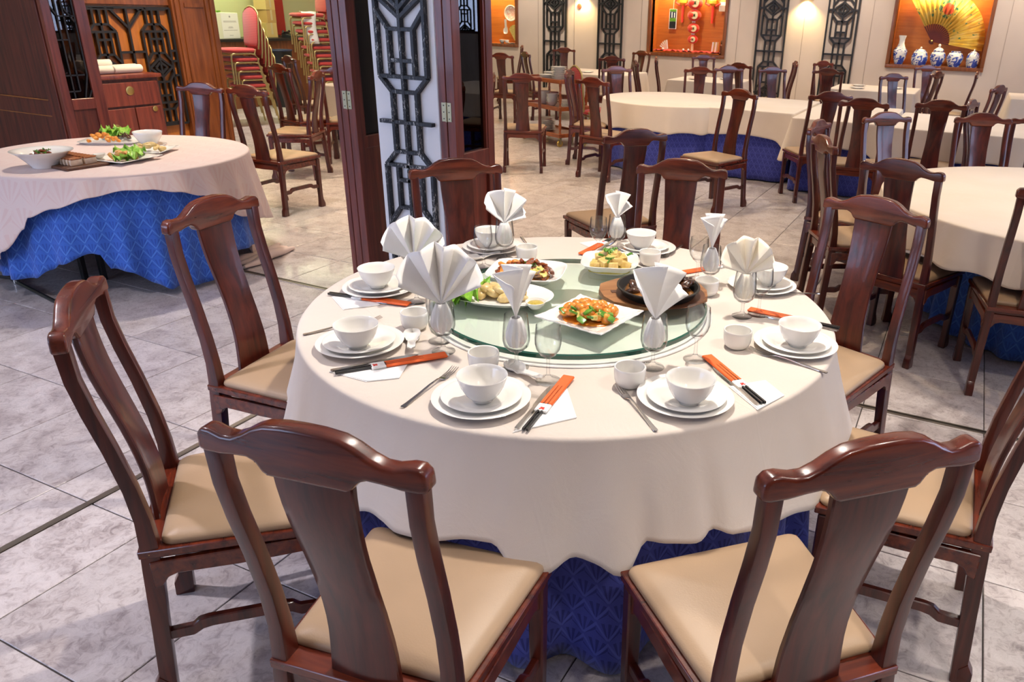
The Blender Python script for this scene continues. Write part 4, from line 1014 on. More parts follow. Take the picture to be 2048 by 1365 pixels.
for s, d in SET.items():
    at_ = 'at the ' + s + ' of the laid table'
    item('large_plate', PL_L, 'large white plate under the smaller one ' + at_, 'plate', *d['pl'], ZT+.001)
    c2 = (d['pl'][0]*.75+d['bo'][0]*.25, d['pl'][1]*.75+d['bo'][1]*.25)
    item('small_plate', PL_S, 'small white plate stacked under the bowl ' + at_, 'plate', *c2, ZT+.0125)
    item('rice_bowl', BOWL, 'white rice bowl standing on stacked plates ' + at_, 'bowl', *d['bo'], ZT+.0195)
    if 'cup' in d: item('tea_cup', CUP, 'white handleless tea cup ' + at_, 'cup', *d['cup'], ZT+.001)
    item('water_goblet', GOB, 'stemmed water goblet holding the folded napkin ' + at_, 'glass', *d['gob'], ZT+.001)
    if 'win' in d: item('wine_glass', WIN, 'empty stemmed wine glass ' + at_, 'glass', *d['win'], ZT+.001)
    if 'nap' in d: paper('folded white paper napkin under the chopsticks ' + at_, d['nap'])
    lift = .0038 if 'nap' in d else .001
    if 'fork' in d: item('fork', FORK, 'steel fork ' + at_, 'fork', *mid(*d['fork']), ZT-.0008, ang(d['fork'][1], d['fork'][0])-pi/2)
    if 'kn' in d: item('knife', KNIFE, 'steel table knife beside the chopsticks ' + at_, 'knife', *mid(*d['kn']), ZT+lift-.0025, ang(*d['kn'])-pi/2)
    if 'sp' in d: item('soup_spoon', SPOON, 'white china soup spoon ' + at_, 'spoon', d['sp'][0][0], d['sp'][0][1], ZT+.001, ang(*d['sp'])-pi/2)
    a = ang(*d['sl'])-pi/2; c = mid(*d['sl']); col_ = 'orange red' 
    sleeve_root(col_ + ' chopstick sleeve with white band ' + at_, (*c, ZT+lift), a)
    for k, sx in enumerate((-.0050, .0050)):
        off = Vector((sx*cos(a)-.034*sin(a)*1, sx*sin(a)+.034*cos(a)))
        item('chopstick', STICK, 'black chopstick in the paper sleeve ' + at_, 'chopstick', c[0]+off.x, c[1]+off.y, ZT+lift+.0016, a, 'chopsticks in the sleeve at the ' + s)
VIEW = lambda x, y: atan2(y, x) - pi/2          # yaw that turns local X across the line of sight
for s, half, R_, pl, sk, yaw, mm, lb in (
 ('left setting', 1.10, .176, 8, .03, 0, NAP, 'wide white napkin fan facing us, in front'),
 ('far-left setting', 1.22, .148, 8, .03, -.1, NAP, 'wide white napkin fan behind the front one'),
 ('near-left setting', .62, .152, 6, .0, 1.15, NAP, 'white napkin fan seen edge-on'),
 ('near-right setting', .95, .158, 6, .16, .85, NAP, 'white napkin fan turned half away'),
 ('rightmost setting', 1.25, .126, 8, -.03, .1, NAPC, 'wide cream napkin fan facing us'),
 ('far-right setting', .6, .130, 6, 0, 1.2, NAP, 'white napkin fan seen almost edge-on'),
 ('tofu dish setting', 1.0, .112, 6, .1, .85, NAP, 'white napkin fan turned sideways'),
 ('pillar-side setting', 1.15, .138, 8, .22, .4, NAP, 'white napkin fan with a drooping right wing')):
    x, y = SET[s]['gob']
    napkin_fan(lb + ' in the goblet at the ' + s, (x, y, ZT+.002), VIEW(x, y)+yaw, half, R_, pl, sk, mm)
# ------------------------------------------------------------------ dishes and food
def fmat(name, c1, c2, rough=.35, scale=60, coat=.3, sss=0):
    m = mat(name, c1, rough, coat=coat, sss=sss); h = N(m)
    f = h.noise(h.coord(), scale, 3, .6); h.color(h.ramp(f, [(.35, c1), (.65, c2)])); h.bump(f, .35, .004); return m
CHK = fmat('orange_glaze', (.62,.17,.015), (.80,.36,.05), .28, 70); BRN = fmat('brown_glaze', (.12,.022,.008), (.33,.075,.016), .22, 60, .6)
YEL = fmat('cabbage', (.62,.48,.08), (.75,.62,.22), .4, 40); GRN = fmat('green_pepper', (.05,.20,.015), (.16,.36,.03), .3, 30)
LET = fmat('lettuce', (.12,.36,.02), (.34,.58,.06), .45, 35, .1); TOFU = fmat('golden_tofu', (.62,.40,.10), (.75,.55,.20), .4, 50)
POUL = fmat('steamed_chicken', (.62,.42,.14), (.78,.60,.28), .3, 45); BEEF = fmat('dark_beef', (.022,.010,.006), (.10,.035,.012), .2, 60, .7)
ORSC = fmat('orange_sauce', (.55,.13,.01), (.66,.24,.02), .15, 50, .8); BRSC = fmat('brown_sauce', (.17,.058,.010), (.31,.125,.024), .12, 70, .6)
YESC = fmat('yellow_sauce', (.55,.45,.07), (.62,.55,.16), .2, 50, .6); GING = fmat('ginger_relish', (.42,.30,.03), (.56,.44,.08), .3, 160)
SHR = fmat('fried_shrimp', (.62,.25,.05), (.78,.45,.14), .4, 60); ROAST = fmat('roast_pork', (.28,.07,.015), (.46,.16,.04), .3, 60, .5); PALE = fmat('pale_pork', (.70,.52,.36), (.78,.64,.48), .5, 40)
IRON = mat('cast_iron', (.022,.020,.018), .5, metal=.4); BOARDW = wood('teak_board', (.20,.075,.022), (.42,.19,.065), .45, .15, (6,40,40)); DKBOARD = wood('dark_board', (.07,.024,.010), (.15,.055,.022), .5, .1, (8,40,40))
def blob(name, material, sx, sy, sz, seed, amp=.28, sub=2):
    bm = bmesh.new(); bmesh.ops.create_icosphere(bm, subdivisions=sub, radius=1.0); rnd = random.Random(seed)
    ds = [(Vector((rnd.uniform(-1,1), rnd.uniform(-1,1), rnd.uniform(-1,1))).normalized(), rnd.uniform(-amp, amp)) for _ in range(7)]
    for v in bm.verts:
        n = v.co.normalized(); k = 1+sum(a*max(0, n.dot(d))**3 for d, a in ds); v.co = Vector((n.x*sx*k, n.y*sy*k, n.z*sz*k))
    me = bpy.data.meshes.new(name); bm.to_mesh(me); bm.free()
    for p in me.polygons: p.use_smooth = True
    me.materials.append(material); return me
def chunk(name, material, a, b, c, seed, bevel=.003):
    rnd = random.Random(seed); m = MB().box(-a, a, -b, b, -c, c); m.v = [(x*rnd.uniform(.85,1.1), y*rnd.uniform(.85,1.1), z*rnd.uniform(.85,1.1)) for x, y, z in m.v]
    return m.mesh(name, material, bevel=bevel, seg=2, ang=60)
def curl(name, material, R, w, th, a0, a1):
    m = MB(); n = 9; m.sweep([(R*cos(a0+(a1-a0)*i/n), R*sin(a0+(a1-a0)*i/n), 0) for i in range(n+1)], (w, th), (0,0,1)); return m.mesh(name, material, bevel=.001, seg=1, ang=60)
def leaf(name, material, L, w, seed, ruff=.25):
    rnd = random.Random(seed); V = []; F = []; nu, nv = 8, 7; ph = rnd.uniform(0, 6)
    for f_ in (0, 1):
        for i in range(nu+1):
            u = i/nu; hw = w*(sin(pi*min(1, u*.82+.10))**.7)
            for j in range(nv):
                v = -1+2*j/(nv-1); z = .10*L*sin(pi*u)-.06*L*(1-v*v)+ruff*w*abs(v)**2*sin(u*15+ph+v*2)+(.0016 if f_ else 0)
                V.append((v*hw*(1+.10*sin(u*19+ph)), (u-.1)*L, z))
    k = (nu+1)*nv
    for i in range(nu):
        for j in range(nv-1):
            a = i*nv+j; F.append((a, a+1, a+nv+1, a+nv)); F.append((k+a, k+a+nv, k+a+nv+1, k+a+1))
    for i in range(nu):
        a = i*nv; F.append((a, a+nv, k+a+nv, k+a)); a = i*nv+nv-1; F.append((a, k+a, k+a+nv, a+nv))
    return MB().add(V, F).mesh(name, material, ang=80)
def pile(name, meshes, n, c, rx, ry, rz, z0, zh, label, cat, group, seed, power=2, tilt=.6):
    rnd = random.Random(seed); ca, sa = cos(rz), sin(rz)
    for k in range(n):
        q = sqrt((k+.5)/n); a = k*2.39996+rnd.uniform(-.3,.3); x, y = q*rx*cos(a), q*ry*sin(a)
        z = z0 + zh*(1-q**power) + rnd.uniform(-.002,.002)
        item(name, meshes[k % len(meshes)], label, cat, c[0]+x*ca-y*sa, c[1]+x*sa+y*ca, z, rnd.uniform(0, 6.28), group, (rnd.uniform(-tilt, tilt), rnd.uniform(-tilt, tilt)))
def sauce(name, c, rx, ry, z, h, material, label, rz=0, power=2.3):
    m = MB().lathe([(1,0),(.96,h*.5),(.8,h*.8),(.4,h),(.02,h)], 32, (0,0,0), rx, ry, power); m.v = [(x*(1+.05*sin(5*atan2(y,x))), y*(1+.05*cos(4*atan2(y,x))), z_) for x, y, z_ in m.v]
    return tag(m.build(name, material, None, loc=(c[0], c[1], z), rz=rz, ang=70), label, 'sauce')
def dish(label, c, rx, ry, h, rz, power, flat=.62, material=None, name='serving_dish', z=ZG):
    m = MB().shell([(0,.0),(flat,.0),(flat+.04,.004),(.90,h*.72),(.985,h*.93),(1,h),(.985,h+.0015),(.955,h*.99),(.87,h*.72+.003),(flat+.02,.010),(flat-.05,.008),(0,.008)], 72, (0,0,0), rx, ry, power)
    return tag(m.build(name, material or CHINA, None, loc=(*c, z+.0005), rz=rz, ang=60), label, 'dish')
# 1 rounded square dish, glossy brown strips with cabbage
E1 = (-1.335, 2.272)
dish('large white rounded square dish of glossy brown stir-fry on the turntable', E1, .138, .120, .036, .30, 5)
sauce('sauce', E1, .085, .075, ZG+.009, .010, BRSC, 'thin brown sauce below the brown stir-fry', .3)
st = [chunk('pork_strip', BRN, .026, .0075, .006, s) for s in range(4)]; cb = [leaf('cabbage_piece', YEL, .034, .014, s+20, .3) for s in range(3)]
oc_ = [chunk('carrot_strip', CHK, .022, .008, .006, s+40) for s in range(2)]; sc = [curl('scallion_ring', GRN, .007, .006, .002, 0, 6.0)]
pile('pork_strip', st, 26, E1, .100, .082, .3, ZG+.024, .036, 'glossy dark brown strip in the stir-fry on the rounded square dish', 'food', 'brown strips in the rounded square dish', 1)
pile('carrot_strip', oc_, 9, (E1[0]-.050, E1[1]-.01), .055, .055, .3, ZG+.036, .018, 'orange strip in the stir-fry on the rounded square dish', 'food', 'orange strips in the rounded square dish', 2)
pile('cabbage_piece', cb, 9, (E1[0]+.025, E1[1]-.050), .070, .034, .3, ZG+.040, .018, 'yellow cabbage piece in the stir-fry on the rounded square dish', 'food', 'cabbage pieces in the rounded square dish', 3)
pile('scallion_ring', sc, 7, (E1[0]+.01, E1[1]+.0), .07, .05, .3, ZG+.050, .008, 'green scallion ring on the brown stir-fry', 'food', 'scallion rings on the brown stir-fry', 4)
# 2 tofu
E2_ = (-1.115, 2.515)
dish('white cut-cornered square dish of tofu in yellow sauce', E2_, .108, .108, .042, .36+pi/4*0, 4, .58)
sauce('sauce', E2_, .082, .082, ZG+.012, .014, YESC, 'yellow curry sauce in the tofu dish', .36, 4)
tf = [chunk('tofu_cube', TOFU, .019, .019, .014, s+60) for s in range(4)]; gp = [curl('pepper_strip', GRN, .024, .010, .003, 0, 1.6), curl('pepper_strip', GRN, .03, .009, .003, 0, 1.1)]
pile('tofu_cube', tf, 15, E2_, .066, .066, .3, ZG+.026, .034, 'golden tofu cube in the yellow sauce', 'food', 'tofu cubes in the cut-cornered dish', 5, 2, .3)
pile('pepper_strip', gp, 9, E2_, .07, .06, .3, ZG+.048, .022, 'curved green pepper strip among the tofu', 'food', 'pepper strips on the tofu', 6)
hb = [leaf('herb_sprig', GRN, .026, .011, s+80, .5) for s in range(3)]
pile('herb_sprig', hb, 7, (E2_[0]-.01, E2_[1]+.012), .022, .02, 0, ZG+.070, .010, 'green herb sprig topping the tofu', 'food', 'herb sprigs on the tofu', 7)
# 3 sizzling plate on its board
I0 = (-.835, 2.295); 
bo = thing('sizzler_board', 'scorched wooden board under the black iron sizzling plate', 'board', (-.868, 2.335, ZG+.0005), .68)
MB().prism([(-.185,-.035),(-.165,-.095),(-.09,-.140),(.09,-.140),(.165,-.095),(.185,-.035),(.185,.035),(.165,.095),(.09,.140),(-.09,.140),(-.165,.095),(-.185,.035)], (0,0,0), (1,0,0), (0,1,0), (0,0,1), .022).build('board', BOARDW, bo, bevel=.004, seg=2)
MB().box(-.15,.15,-.012,.012,.0225,.0235).build('groove', DKBOARD, bo)
MB().lathe([(.150,.0222),(.152,.0235),(.149,.0245)], 48, (.012,-.045,0)).build('scorched_ring', DKBOARD, bo)
tag(MB().shell([(0,0),(.118,0),(.124,.004),(.136,.026),(.141,.028),(.141,.032),(.134,.032),(.118,.009),(0,.008)], 64).build('iron_plate', IRON, None, loc=(*I0, ZG+.0252), ang=50), 'round black iron plate of beef in brown sauce on the wooden board', 'plate')
sauce('sauce', I0, .118, .118, ZG+.034, .010, BRSC, 'thick brown sauce filling the iron plate', 0, 2)
bf = [blob('beef_piece', BEEF, .023, .014, .010, s+100, .5) for s in range(5)]
pile('beef_piece', bf, 13, (I0[0]+.045, I0[1]+.040), .066, .050, .3, ZG+.050, .026, 'dark sauced beef piece heaped at the far rim of the iron plate', 'food', 'beef pieces heaped at the far rim', 8, 2, .9)
pile('beef_piece', bf[:3], 8, (I0[0]-.050, I0[1]-.005), .050, .070, 0, ZG+.043, .008, 'dark sauced beef piece at the near side of the iron plate', 'food', 'beef pieces at the near side of the iron plate', 9, 2, .6)
item('herb_sprig', hb[0], 'small green herb sprig on the dark beef', 'food', I0[0]+.005, I0[1]+.045, ZG+.072, 1.0)
# 4 oval plate
O0 = (-1.310, 2.045); oa = .26
dish('white oval plate of steamed chicken with lettuce on the turntable', O0, .186, .118, .022, oa, 2.2, .70, name='oval_plate')
po = [blob('chicken_piece', POUL, .030, .019, .014, s+120, .5) for s in range(4)]
pile('chicken_piece', po, 15, (O0[0]+.012, O0[1]-.005), .080, .042, oa, ZG+.022, .022, 'pale golden steamed chicken piece on the oval plate', 'food', 'steamed chicken pieces on the oval plate', 10, 2, .35)
lt = [leaf('lettuce_leaf', LET, .11, .056, s+140, .5) for s in range(4)]
for k, (dx, dy, z_, r_) in enumerate(((-.125,-.02,.016,2.0),(-.105,-.045,.022,2.6),(-.120,.020,.024,1.3),(-.09,.035,.020,.8),(-.115,-.005,.034,1.7),(-.085,-.05,.030,3.0))):
    ca, sa = cos(oa), sin(oa)
    item('lettuce_leaf', lt[k % 4], 'frilly green lettuce leaf at the end of the oval plate', 'lettuce', O0[0]+dx*ca-dy*sa, O0[1]+dx*sa+dy*ca, ZG+z_, r_, 'lettuce leaves on the oval plate', (random.uniform(-.3,.3), random.uniform(-.3,.3)))
DIP = MB().shell([(0,0),(.016,0),(.020,.003),(.030,.015),(.034,.023),(.033,.0242),(.029,.017),(.018,.006),(0,.005)], 32).mesh('sauce_cup', CHINA, ang=60)
item('sauce_cup', DIP, 'small white sauce cup on the oval plate of chicken', 'cup', -1.150, 2.010, ZG+.009)
tag(MB().lathe([(.0005,.016),(.0270,.0165),(.024,.0195),(.010,.0215),(.0005,.022)], 24).build('relish', GING, None, loc=(-1.150, 2.010, ZG+.009), ang=70), 'golden ginger relish in the small white sauce cup', 'sauce')
# 5 square plate of orange chicken
Q0 = (-.957, 2.016)
def square_plate(label, c, half, rz, z, name='square_plate', h=.020):
    V = []; F = []; n = 24; rows = [(.0,.001),(.60,.001),(.66,.005),(.86,h*.75),(.98,h),(1.0,h+.001)]; 
    for s_, off in ((0, 0.0), (1, .005)):
        for q, zz in rows:
            for i in range(4*n):
                e, k = divmod(i, n); t_ = -1+2*k/n; x, y = ((t_,-1),(1,t_),(-t_,1),(-1,-t_))[e]
                w = 1 - .035*(1-abs(t_)**2)*q + .010*sin(t_*19)*(q > .8)
                r = max(q, .001)*half*w; V.append((x*r, y*r, zz+off*(1 if q < .99 else .3)+.004*q*max(0, abs(t_)-.75)*(q > .8)*3))
    m = 4*n; R_ = len(rows)
    for s_ in (0, 1):
        for k in range(R_-1):
            for i in range(m): a = s_*R_*m+k*m+i; b = s_*R_*m+k*m+(i+1) % m; F.append((a, b, b+m, a+m) if s_ else (b, a, a+m, b+m))
    for i in range(m): a = (R_-1)*m+i; b = (R_-1)*m+(i+1) % m; F.append((a, b, b+R_*m, a+R_*m))
    return tag(MB().add(V, F).build(name, CHINA, None, loc=(*c, z), rz=rz, ang=60), label, 'plate')
square_plate('square wavy-edged white plate of orange chicken at the near side of the turntable', Q0, .125, -.15, ZG+.0005)
sauce('sauce', Q0, .092, .062, ZG+.0065, .006, ORSC, 'orange sweet and sour sauce on the square plate', .2)
ck = [blob('chicken_chunk', CHK, .018, .015, .013, s+160, .5) for s in range(5)]; gpc = [chunk('pepper_piece', GRN, .015, .011, .004, s+180) for s in range(3)]; pn = [chunk('pineapple_piece', YEL, .016, .010, .007, s+190) for s in range(2)]
pile('chicken_chunk', ck, 28, (Q0[0]-.006, Q0[1]+.010), .088, .054, .2, ZG+.022, .030, 'glazed orange chicken chunk on the square plate', 'food', 'orange chicken chunks on the square plate', 11, 2)
pile('pepper_piece', gpc, 16, (Q0[0]+.002, Q0[1]-.018), .092, .044, .1, ZG+.026, .022, 'green pepper piece among the orange chicken', 'food', 'green pepper pieces on the square plate', 12)
pile('pineapple_piece', pn, 5, (Q0[0]+.03, Q0[1]-.02), .055, .03, .1, ZG+.028, .008, 'yellow pineapple piece among the orange chicken', 'food', 'pineapple pieces on the square plate', 13)

# ------------------------------------------------------------------ dishes on the pink clothed table
B0 = (-4.865, 2.700)
tag(MB().shell([(0,0),(.062,0),(.066,.004),(.070,.014),(.10,.050),(.135,.085),(.158,.098),(.160,.101),(.155,.102),(.128,.088),(.09,.052),(.06,.022),(0,.018)], 48).build('wide_bowl', CHINA, None, loc=(*B0, ZT), ang=60), 'wide flared white bowl of dark herbs at the left edge of the pink table', 'bowl')
pile('herb_heap', [blob('herb_heap', BRN, .022, .018, .010, 7, .5)], 9, B0, .05, .05, 0, ZT+.066, .030, 'dark herb topping in the wide white bowl', 'food', 'dark topping in the wide bowl', 14)
pile('herb_sprig', hb, 6, B0, .035, .035, 0, ZT+.092, .006, 'green herb sprig in the wide white bowl', 'food', 'herb sprigs in the wide bowl', 15)
sauce('sauce', B0, .10, .10, ZT+.052, .004, BRSC, 'brown broth in the wide white bowl', 0, 2)
PBc = (-4.815, 2.82); pa = -.05
tag(MB().box(-.18,.18,-.125,.125,.0005,.018).build('serving_board', DKBOARD, None, loc=(*PBc, ZT), rz=pa, bevel=.003, seg=1), 'dark wooden board of sliced roast pork on the pink table', 'board')
sl = [chunk('pork_slice', PALE, .0105, .036, .017, 201), chunk('pork_slice', ROAST, .010, .030, .013, 202)]
for r_ in range(2):
    for k in range(9):
        x, y = -.115+.030*k, -.046+.086*r_
        o = item('pork_slice', sl[0], 'roast pork slice in the rows on the dark wooden board', 'food', PBc[0]+x, PBc[1]+y, ZT+.036, pa+.1, 'roast pork slices on the dark board')
        put('crackling', chunk('crackling', ROAST, .0102, .0365, .005, 210) if (r_, k) == (0, 0) else bpy.data.meshes['crackling'], o, (0, 0, .019))
def rect_plate(label, c, a, b, rz):
    m = MB().shell([(0,0),(.8,0),(.84,.004),(.97,.017),(1,.019),(.985,.021),(.83,.009),(.78,.006),(0,.006)], 64, (0,0,0), a, b, 8)
    return tag(m.build('rectangular_plate', CHINA, None, loc=(*c, ZT), rz=rz, ang=60), label, 'plate')
P1 = (-5.36, 3.46); rect_plate('white rectangular plate of fried meats at the far side of the pink table', P1, .20, .12, .62)
pile('fried_chicken', ck, 14, (P1[0]+.02, P1[1]-.085), .10, .065, .6, ZT+.026, .045, 'orange fried chicken piece on the far rectangular plate', 'food', 'fried chicken pieces on the far plate', 16)
pile('roast_meat', bf, 8, (P1[0]-.02, P1[1]+.09), .075, .055, .6, ZT+.020, .022, 'dark roast meat piece on the far rectangular plate', 'food', 'dark roast pieces on the far plate', 17)
for k, (dx, dy, r_) in enumerate(((-.08,.02,.4),(-.12,.07,1.4),(-.06,.11,2.6),(-.1,.13,.9))): item('lettuce_leaf', lt[k], 'green lettuce leaf behind the fried meats on the far plate', 'lettuce', P1[0]+dx, P1[1]+dy, ZT+.035, r_, 'lettuce leaves on the far plate', (.4, .2))
SB = (-5.05, 3.505)
tag(MB().shell([(0,0),(.075,0),(.085,.004),(.105,.014),(.107,.016),(.104,.017),(.08,.008),(0,.006)], 40).build('saucer', CHINA, None, loc=(SB[0]+.01, SB[1]-.005, ZT), ang=60), 'white saucer under the soup bowl on the pink table', 'plate')
tag(MB().shell([(0,0),(.040,0),(.043,.006),(.065,.030),(.085,.065),(.0915,.090),(.090,.0915),(.086,.088),(.078,.060),(.055,.028),(0,.016)], 44).build('soup_bowl', CHINA, None, loc=(SB[0], SB[1], ZT+.0075), ang=60), 'white soup bowl on a saucer on the pink table', 'bowl')
sauce('soup', SB, .080, .080, ZT+.078, .002, BRSC, 'clear brown soup in the white soup bowl', 0, 2)
S1_ = (-4.70, 3.07); square_plate('square white plate of shrimp nearest the camera on the pink table', S1_, .155, .12, ZT+.0005)
pile('shrimp', [curl('shrimp', SHR, .020, .017, .014, 0, 3.8)], 10, (S1_[0], S1_[1]), .085, .055, 0, ZT+.022, .030, 'curled fried shrimp on the near square plate', 'food', 'fried shrimp on the near square plate', 18, 2, .8)
for k, (dx, dy, r_) in enumerate(((-.02,.07,.2),(-.06,.06,1.2),(.075,-.02,-1.0),(.05,-.05,-1.6))): item('lettuce_leaf', lt[(k+1) % 4], 'green lettuce leaf beside the shrimp on the near square plate', 'lettuce', S1_[0]+dx, S1_[1]+dy, ZT+.025, r_, 'lettuce leaves on the near square plate', (.3, .1))
S2_ = (-4.84, 3.33); square_plate('square white plate of crisp pieces behind the shrimp plate', S2_, .150, .5, ZT+.0005)
pile('crisp_piece', po, 10, (S2_[0]+.02, S2_[1]+.01), .085, .045, .3, ZT+.022, .034, 'golden crisp piece on the farther square plate', 'food', 'crisp pieces on the farther square plate', 19)
item('sauce_cup', DIP, 'small white dipping cup between the roast pork and the shrimp', 'cup', -4.80, 2.99, ZT+.021)
# ------------------------------------------------------------------ serving trolley with crockery
TR = thing('serving_trolley', 'three-tier wooden serving trolley with stacked crockery on brass castors', 'trolley', (-5.17, 9.59, 0), radians(-25))
for z, nm in ((.155, 'bottom_shelf'), (.50, 'middle_shelf'), (.845, 'top_shelf')):
    m = MB().box(-.43,.43,-.23,.23,z-.012,z)
    for a, b, c, d in ((-.46,.46,-.26,-.23),(-.46,.46,.23,.26),(-.46,-.43,-.23,.23),(.43,.46,-.23,.23)): m.box(a, b, c, d, z-.03, z+.022)
    m.build(nm, TROL, TR, bevel=.004, seg=1)
for sx in (-1, 1):
    for sy in (-1, 1):
        x, y = sx*.42, sy*.22; m = MB()
        for z0, z1 in ((.155, .47), (.50, .815)):
            L = z1-z0; m.lathe([(.020,z0),(.020,z0+.03),(.013,z0+.04),(.016,z0+.06),(.021,z0+L*.42),(.014,z0+L*.55),(.018,z0+L*.6),(.013,z0+L*.66),(.017,z1-.04),(.020,z1-.03),(.020,z1)], 14, (x, y, 0))
        m.build('post', TROL, TR, ang=50)
        c = MB().box(x-.018,x+.018,y-.018,y+.018,.095,.125).box(x-.022,x-.016,y-.012,y+.012,.04,.10).box(x+.016,x+.022,y-.012,y+.012,.04,.10); c.build('castor', HINGE, TR)
        w = MB().lathe([(.012,-.012),(.042,-.012),(.045,-.008),(.045,.008),(.042,.012),(.012,.012)], 20); w.v = [(x+p[2], y+p[0], .046+p[1]) for p in w.v]; w.build('wheel', BRASS, TR)
def on_trolley(x, y):
    a = radians(-25); return -5.17+x*cos(a)-y*sin(a), 9.59+x*sin(a)+y*cos(a)
SIDEP = MB().shell([(0,0),(.065,0),(.070,.004),(.108,.016),(.110,.018),(.106,.019),(.070,.008),(0,.006)], 28).mesh('dinner_plate', CHINA, ang=60)
SIDEB = MB().shell([(0,0),(.034,0),(.038,.006),(.060,.026),(.080,.050),(.082,.052),(.078,.051),(.056,.028),(0,.012)], 24).mesh('stacked_bowl', CHINA2, ang=60)
for x, y, z, n, st_, me, nm, w in ((.20,-.08,.845,9,.0185,SIDEP,'dinner_plate','tall plate stack on the trolley top'),(-.16,.06,.845,4,.0185,SIDEP,'dinner_plate','low plate stack on the trolley top'),(.00,-.13,.845,3,.0185,SIDEP,'dinner_plate','smallest plate stack at the front of the trolley top'),
        (-.16,-.06,.50,6,.024,SIDEB,'stacked_bowl','first bowl stack on the middle shelf of the trolley'),(.08,-.10,.50,6,.022,SIDEB,'stacked_bowl','second bowl stack on the middle shelf of the trolley'),(.30,-.02,.50,5,.0185,SIDEP,'dinner_plate','plate stack on the middle shelf of the trolley'),
        (-.05,-.08,.155,8,.0185,SIDEP,'dinner_plate','front plate stack on the bottom shelf of the trolley'),(-.25,.05,.155,8,.0185,SIDEP,'dinner_plate','back plate stack on the bottom shelf of the trolley')):
    px, py = on_trolley(x, y)
    for k in range(n):
        pos_ = 'topmost' if k == n-1 else ORD[n-1-k]
        item(nm, me, '%s white %s in the %s' % (pos_, 'bowl' if 'bowl' in nm else 'plate', w), 'bowl' if 'bowl' in nm else 'plate', px, py, z+.001+st_*k, 0, w)
# plates laid on the small back tables
for i, (x, y, w) in enumerate(((-5.9,12.1,'first'),(-5.5,12.5,'second'))): item('dinner_plate', SIDEP, '%s white plate laid on the small table behind the trolley' % w, 'plate', x, y, ZT)
for i, (x, y, w) in enumerate(((-4.0,12.1,'nearer'),(-3.6,12.45,'farther'))): item('dinner_plate', SIDEP, '%s white plate laid on the small table under the lantern case' % w, 'plate', x, y, ZT)
for i, (x, y, w) in enumerate(((-1.55,12.35,'nearest'),(-1.6,12.85,'farthest'),(-1.05,12.75,'middle'))): item('dinner_plate', SIDEP, '%s white plate laid on the far table under the fan case' % w, 'plate', x, y, ZT)

# ------------------------------------------------------------------ cabinet by the lattice partition
CB = thing('cabinet', 'low rosewood cabinet with round brass lock plates beside the lattice door', 'cabinet', (-7.33, 4.86, 0))
MB().box(-.21,.205,-.30,.30,.03,1.0).build('body', DOORD, CB, bevel=.003, seg=1); MB().box(-.22,.24,-.32,.32,1.0,1.035).build('top', DOORW, CB, bevel=.006, seg=2)
def brass_disc(y, z, r, parent):
    m = MB().lathe([(r,0),(r*.98,.004),(r*.7,.006),(r*.3,.005),(.001,.005)], 28); m.v = [(.229+p[2], y+p[0], z+p[1]) for p in m.v]; o = m.build('brass_plate', BRASS, parent, ang=50); return o
dw = MB().box(.205,.228,-.27,.27,.76,.97).build('drawer', DOORW, CB, bevel=.004, seg=1); brass_disc(-.02, .895, .040, dw)
for a, b, yy, zz in ((-.27,-.003,-.22,.56),(.003,.27,.20,.715)):
    d_ = MB().box(.205,.226,a,b,.08,.74).build('door', DOORW, CB, bevel=.004, seg=1); brass_disc(yy if yy < 0 else yy, zz, .048 if yy < 0 else .026, d_)
TW = MB()
for k in range(1): TW.lathe([(.028,-.15),(.036,-.145),(.037,.145),(.028,.15)], 18); TW.v = [(p[0], p[2], p[1]+.037) for p in TW.v]
TWM = TW.mesh('rolled_towel', TERRY, ang=60)
for k, (x, y, z) in enumerate(((-.04,-.16,0),(.05,-.15,0),(.005,-.155,.052),(-.03,.12,0),(.06,.11,0))):
    item('rolled_towel', TWM, '%s rolled white towel lying on the cabinet' % ('lower','front','upper','far','far front')[k], 'towel', -7.33+x, 4.86+y, 1.036+z, .05*(k-2))

# ------------------------------------------------------------------ counter corner at far left
MB_ = MB().box(-.30,.30,-2.6,2.2,0,1.07); ct = thing('counter', 'brown bar counter with dark top behind the red chair stacks', 'counter', (-11.55, 9.8, 0))
MB_.build('body', PILW, ct); MB().box(-.33,.36,-2.65,2.25,1.07,1.115).build('top', BLACK, ct, bevel=.004, seg=1)
WBOX = mat('cream_board', (.80,.80,.62), .5)
sg_ = thing('notice_box', 'white box with a printed notice standing on the bar counter', 'sign', (-11.35, 9.58, 1.116), .12)
MB().box(-.09,.09,-.24,.24,0,.40).build('box', WBOX, sg_, bevel=.004, seg=1)
nb = MB().box(.0905,.0925,-.14,.235,.01,.39).build('sheet', PAPER, sg_)
ln = MB()
for z, a, b in ((.27,-.10,.18),(.255,-.10,.19),(.18,.0,.09),(.165,-.01,.10),(.13,-.11,.19),(.05,.0,.08)): ln.box(.0926,.0932,a,b,z,z+.006)
ln.lathe([(.016,0),(.016,.001)], 12); ln.v = ln.v[:-24] + [(.0926+p[2], .05+p[0], .34+p[1]) for p in ln.v[-24:]]
ln.build('printed_line', INK, nb)
pl_ = thing('potted_plant', 'green leaves of a plant rising behind the notice box', 'plant', (-11.6, 9.38, 1.116))
MB().lathe([(.05,0),(.07,.10),(.075,.11),(.06,.105)], 20).build('pot', PILW, pl_)
for k in range(5): o = put('leaf', leaf('plant_leaf', LET, .42, .05, 300+k, .12), pl_, (0, 0, .25+.03*k)); o.rotation_euler = (.5-.1*k, .1, 1.3*k-1.2)
MB().tube([(0,0,.1),(.01,0,.3),(.0,.01,.42)], .008, 6).build('stem', GRN, pl_)
CARD = mat('brown_cardboard', (.55,.33,.12), .8); CARD2 = mat('pale_cardboard', (.66,.46,.18), .8)
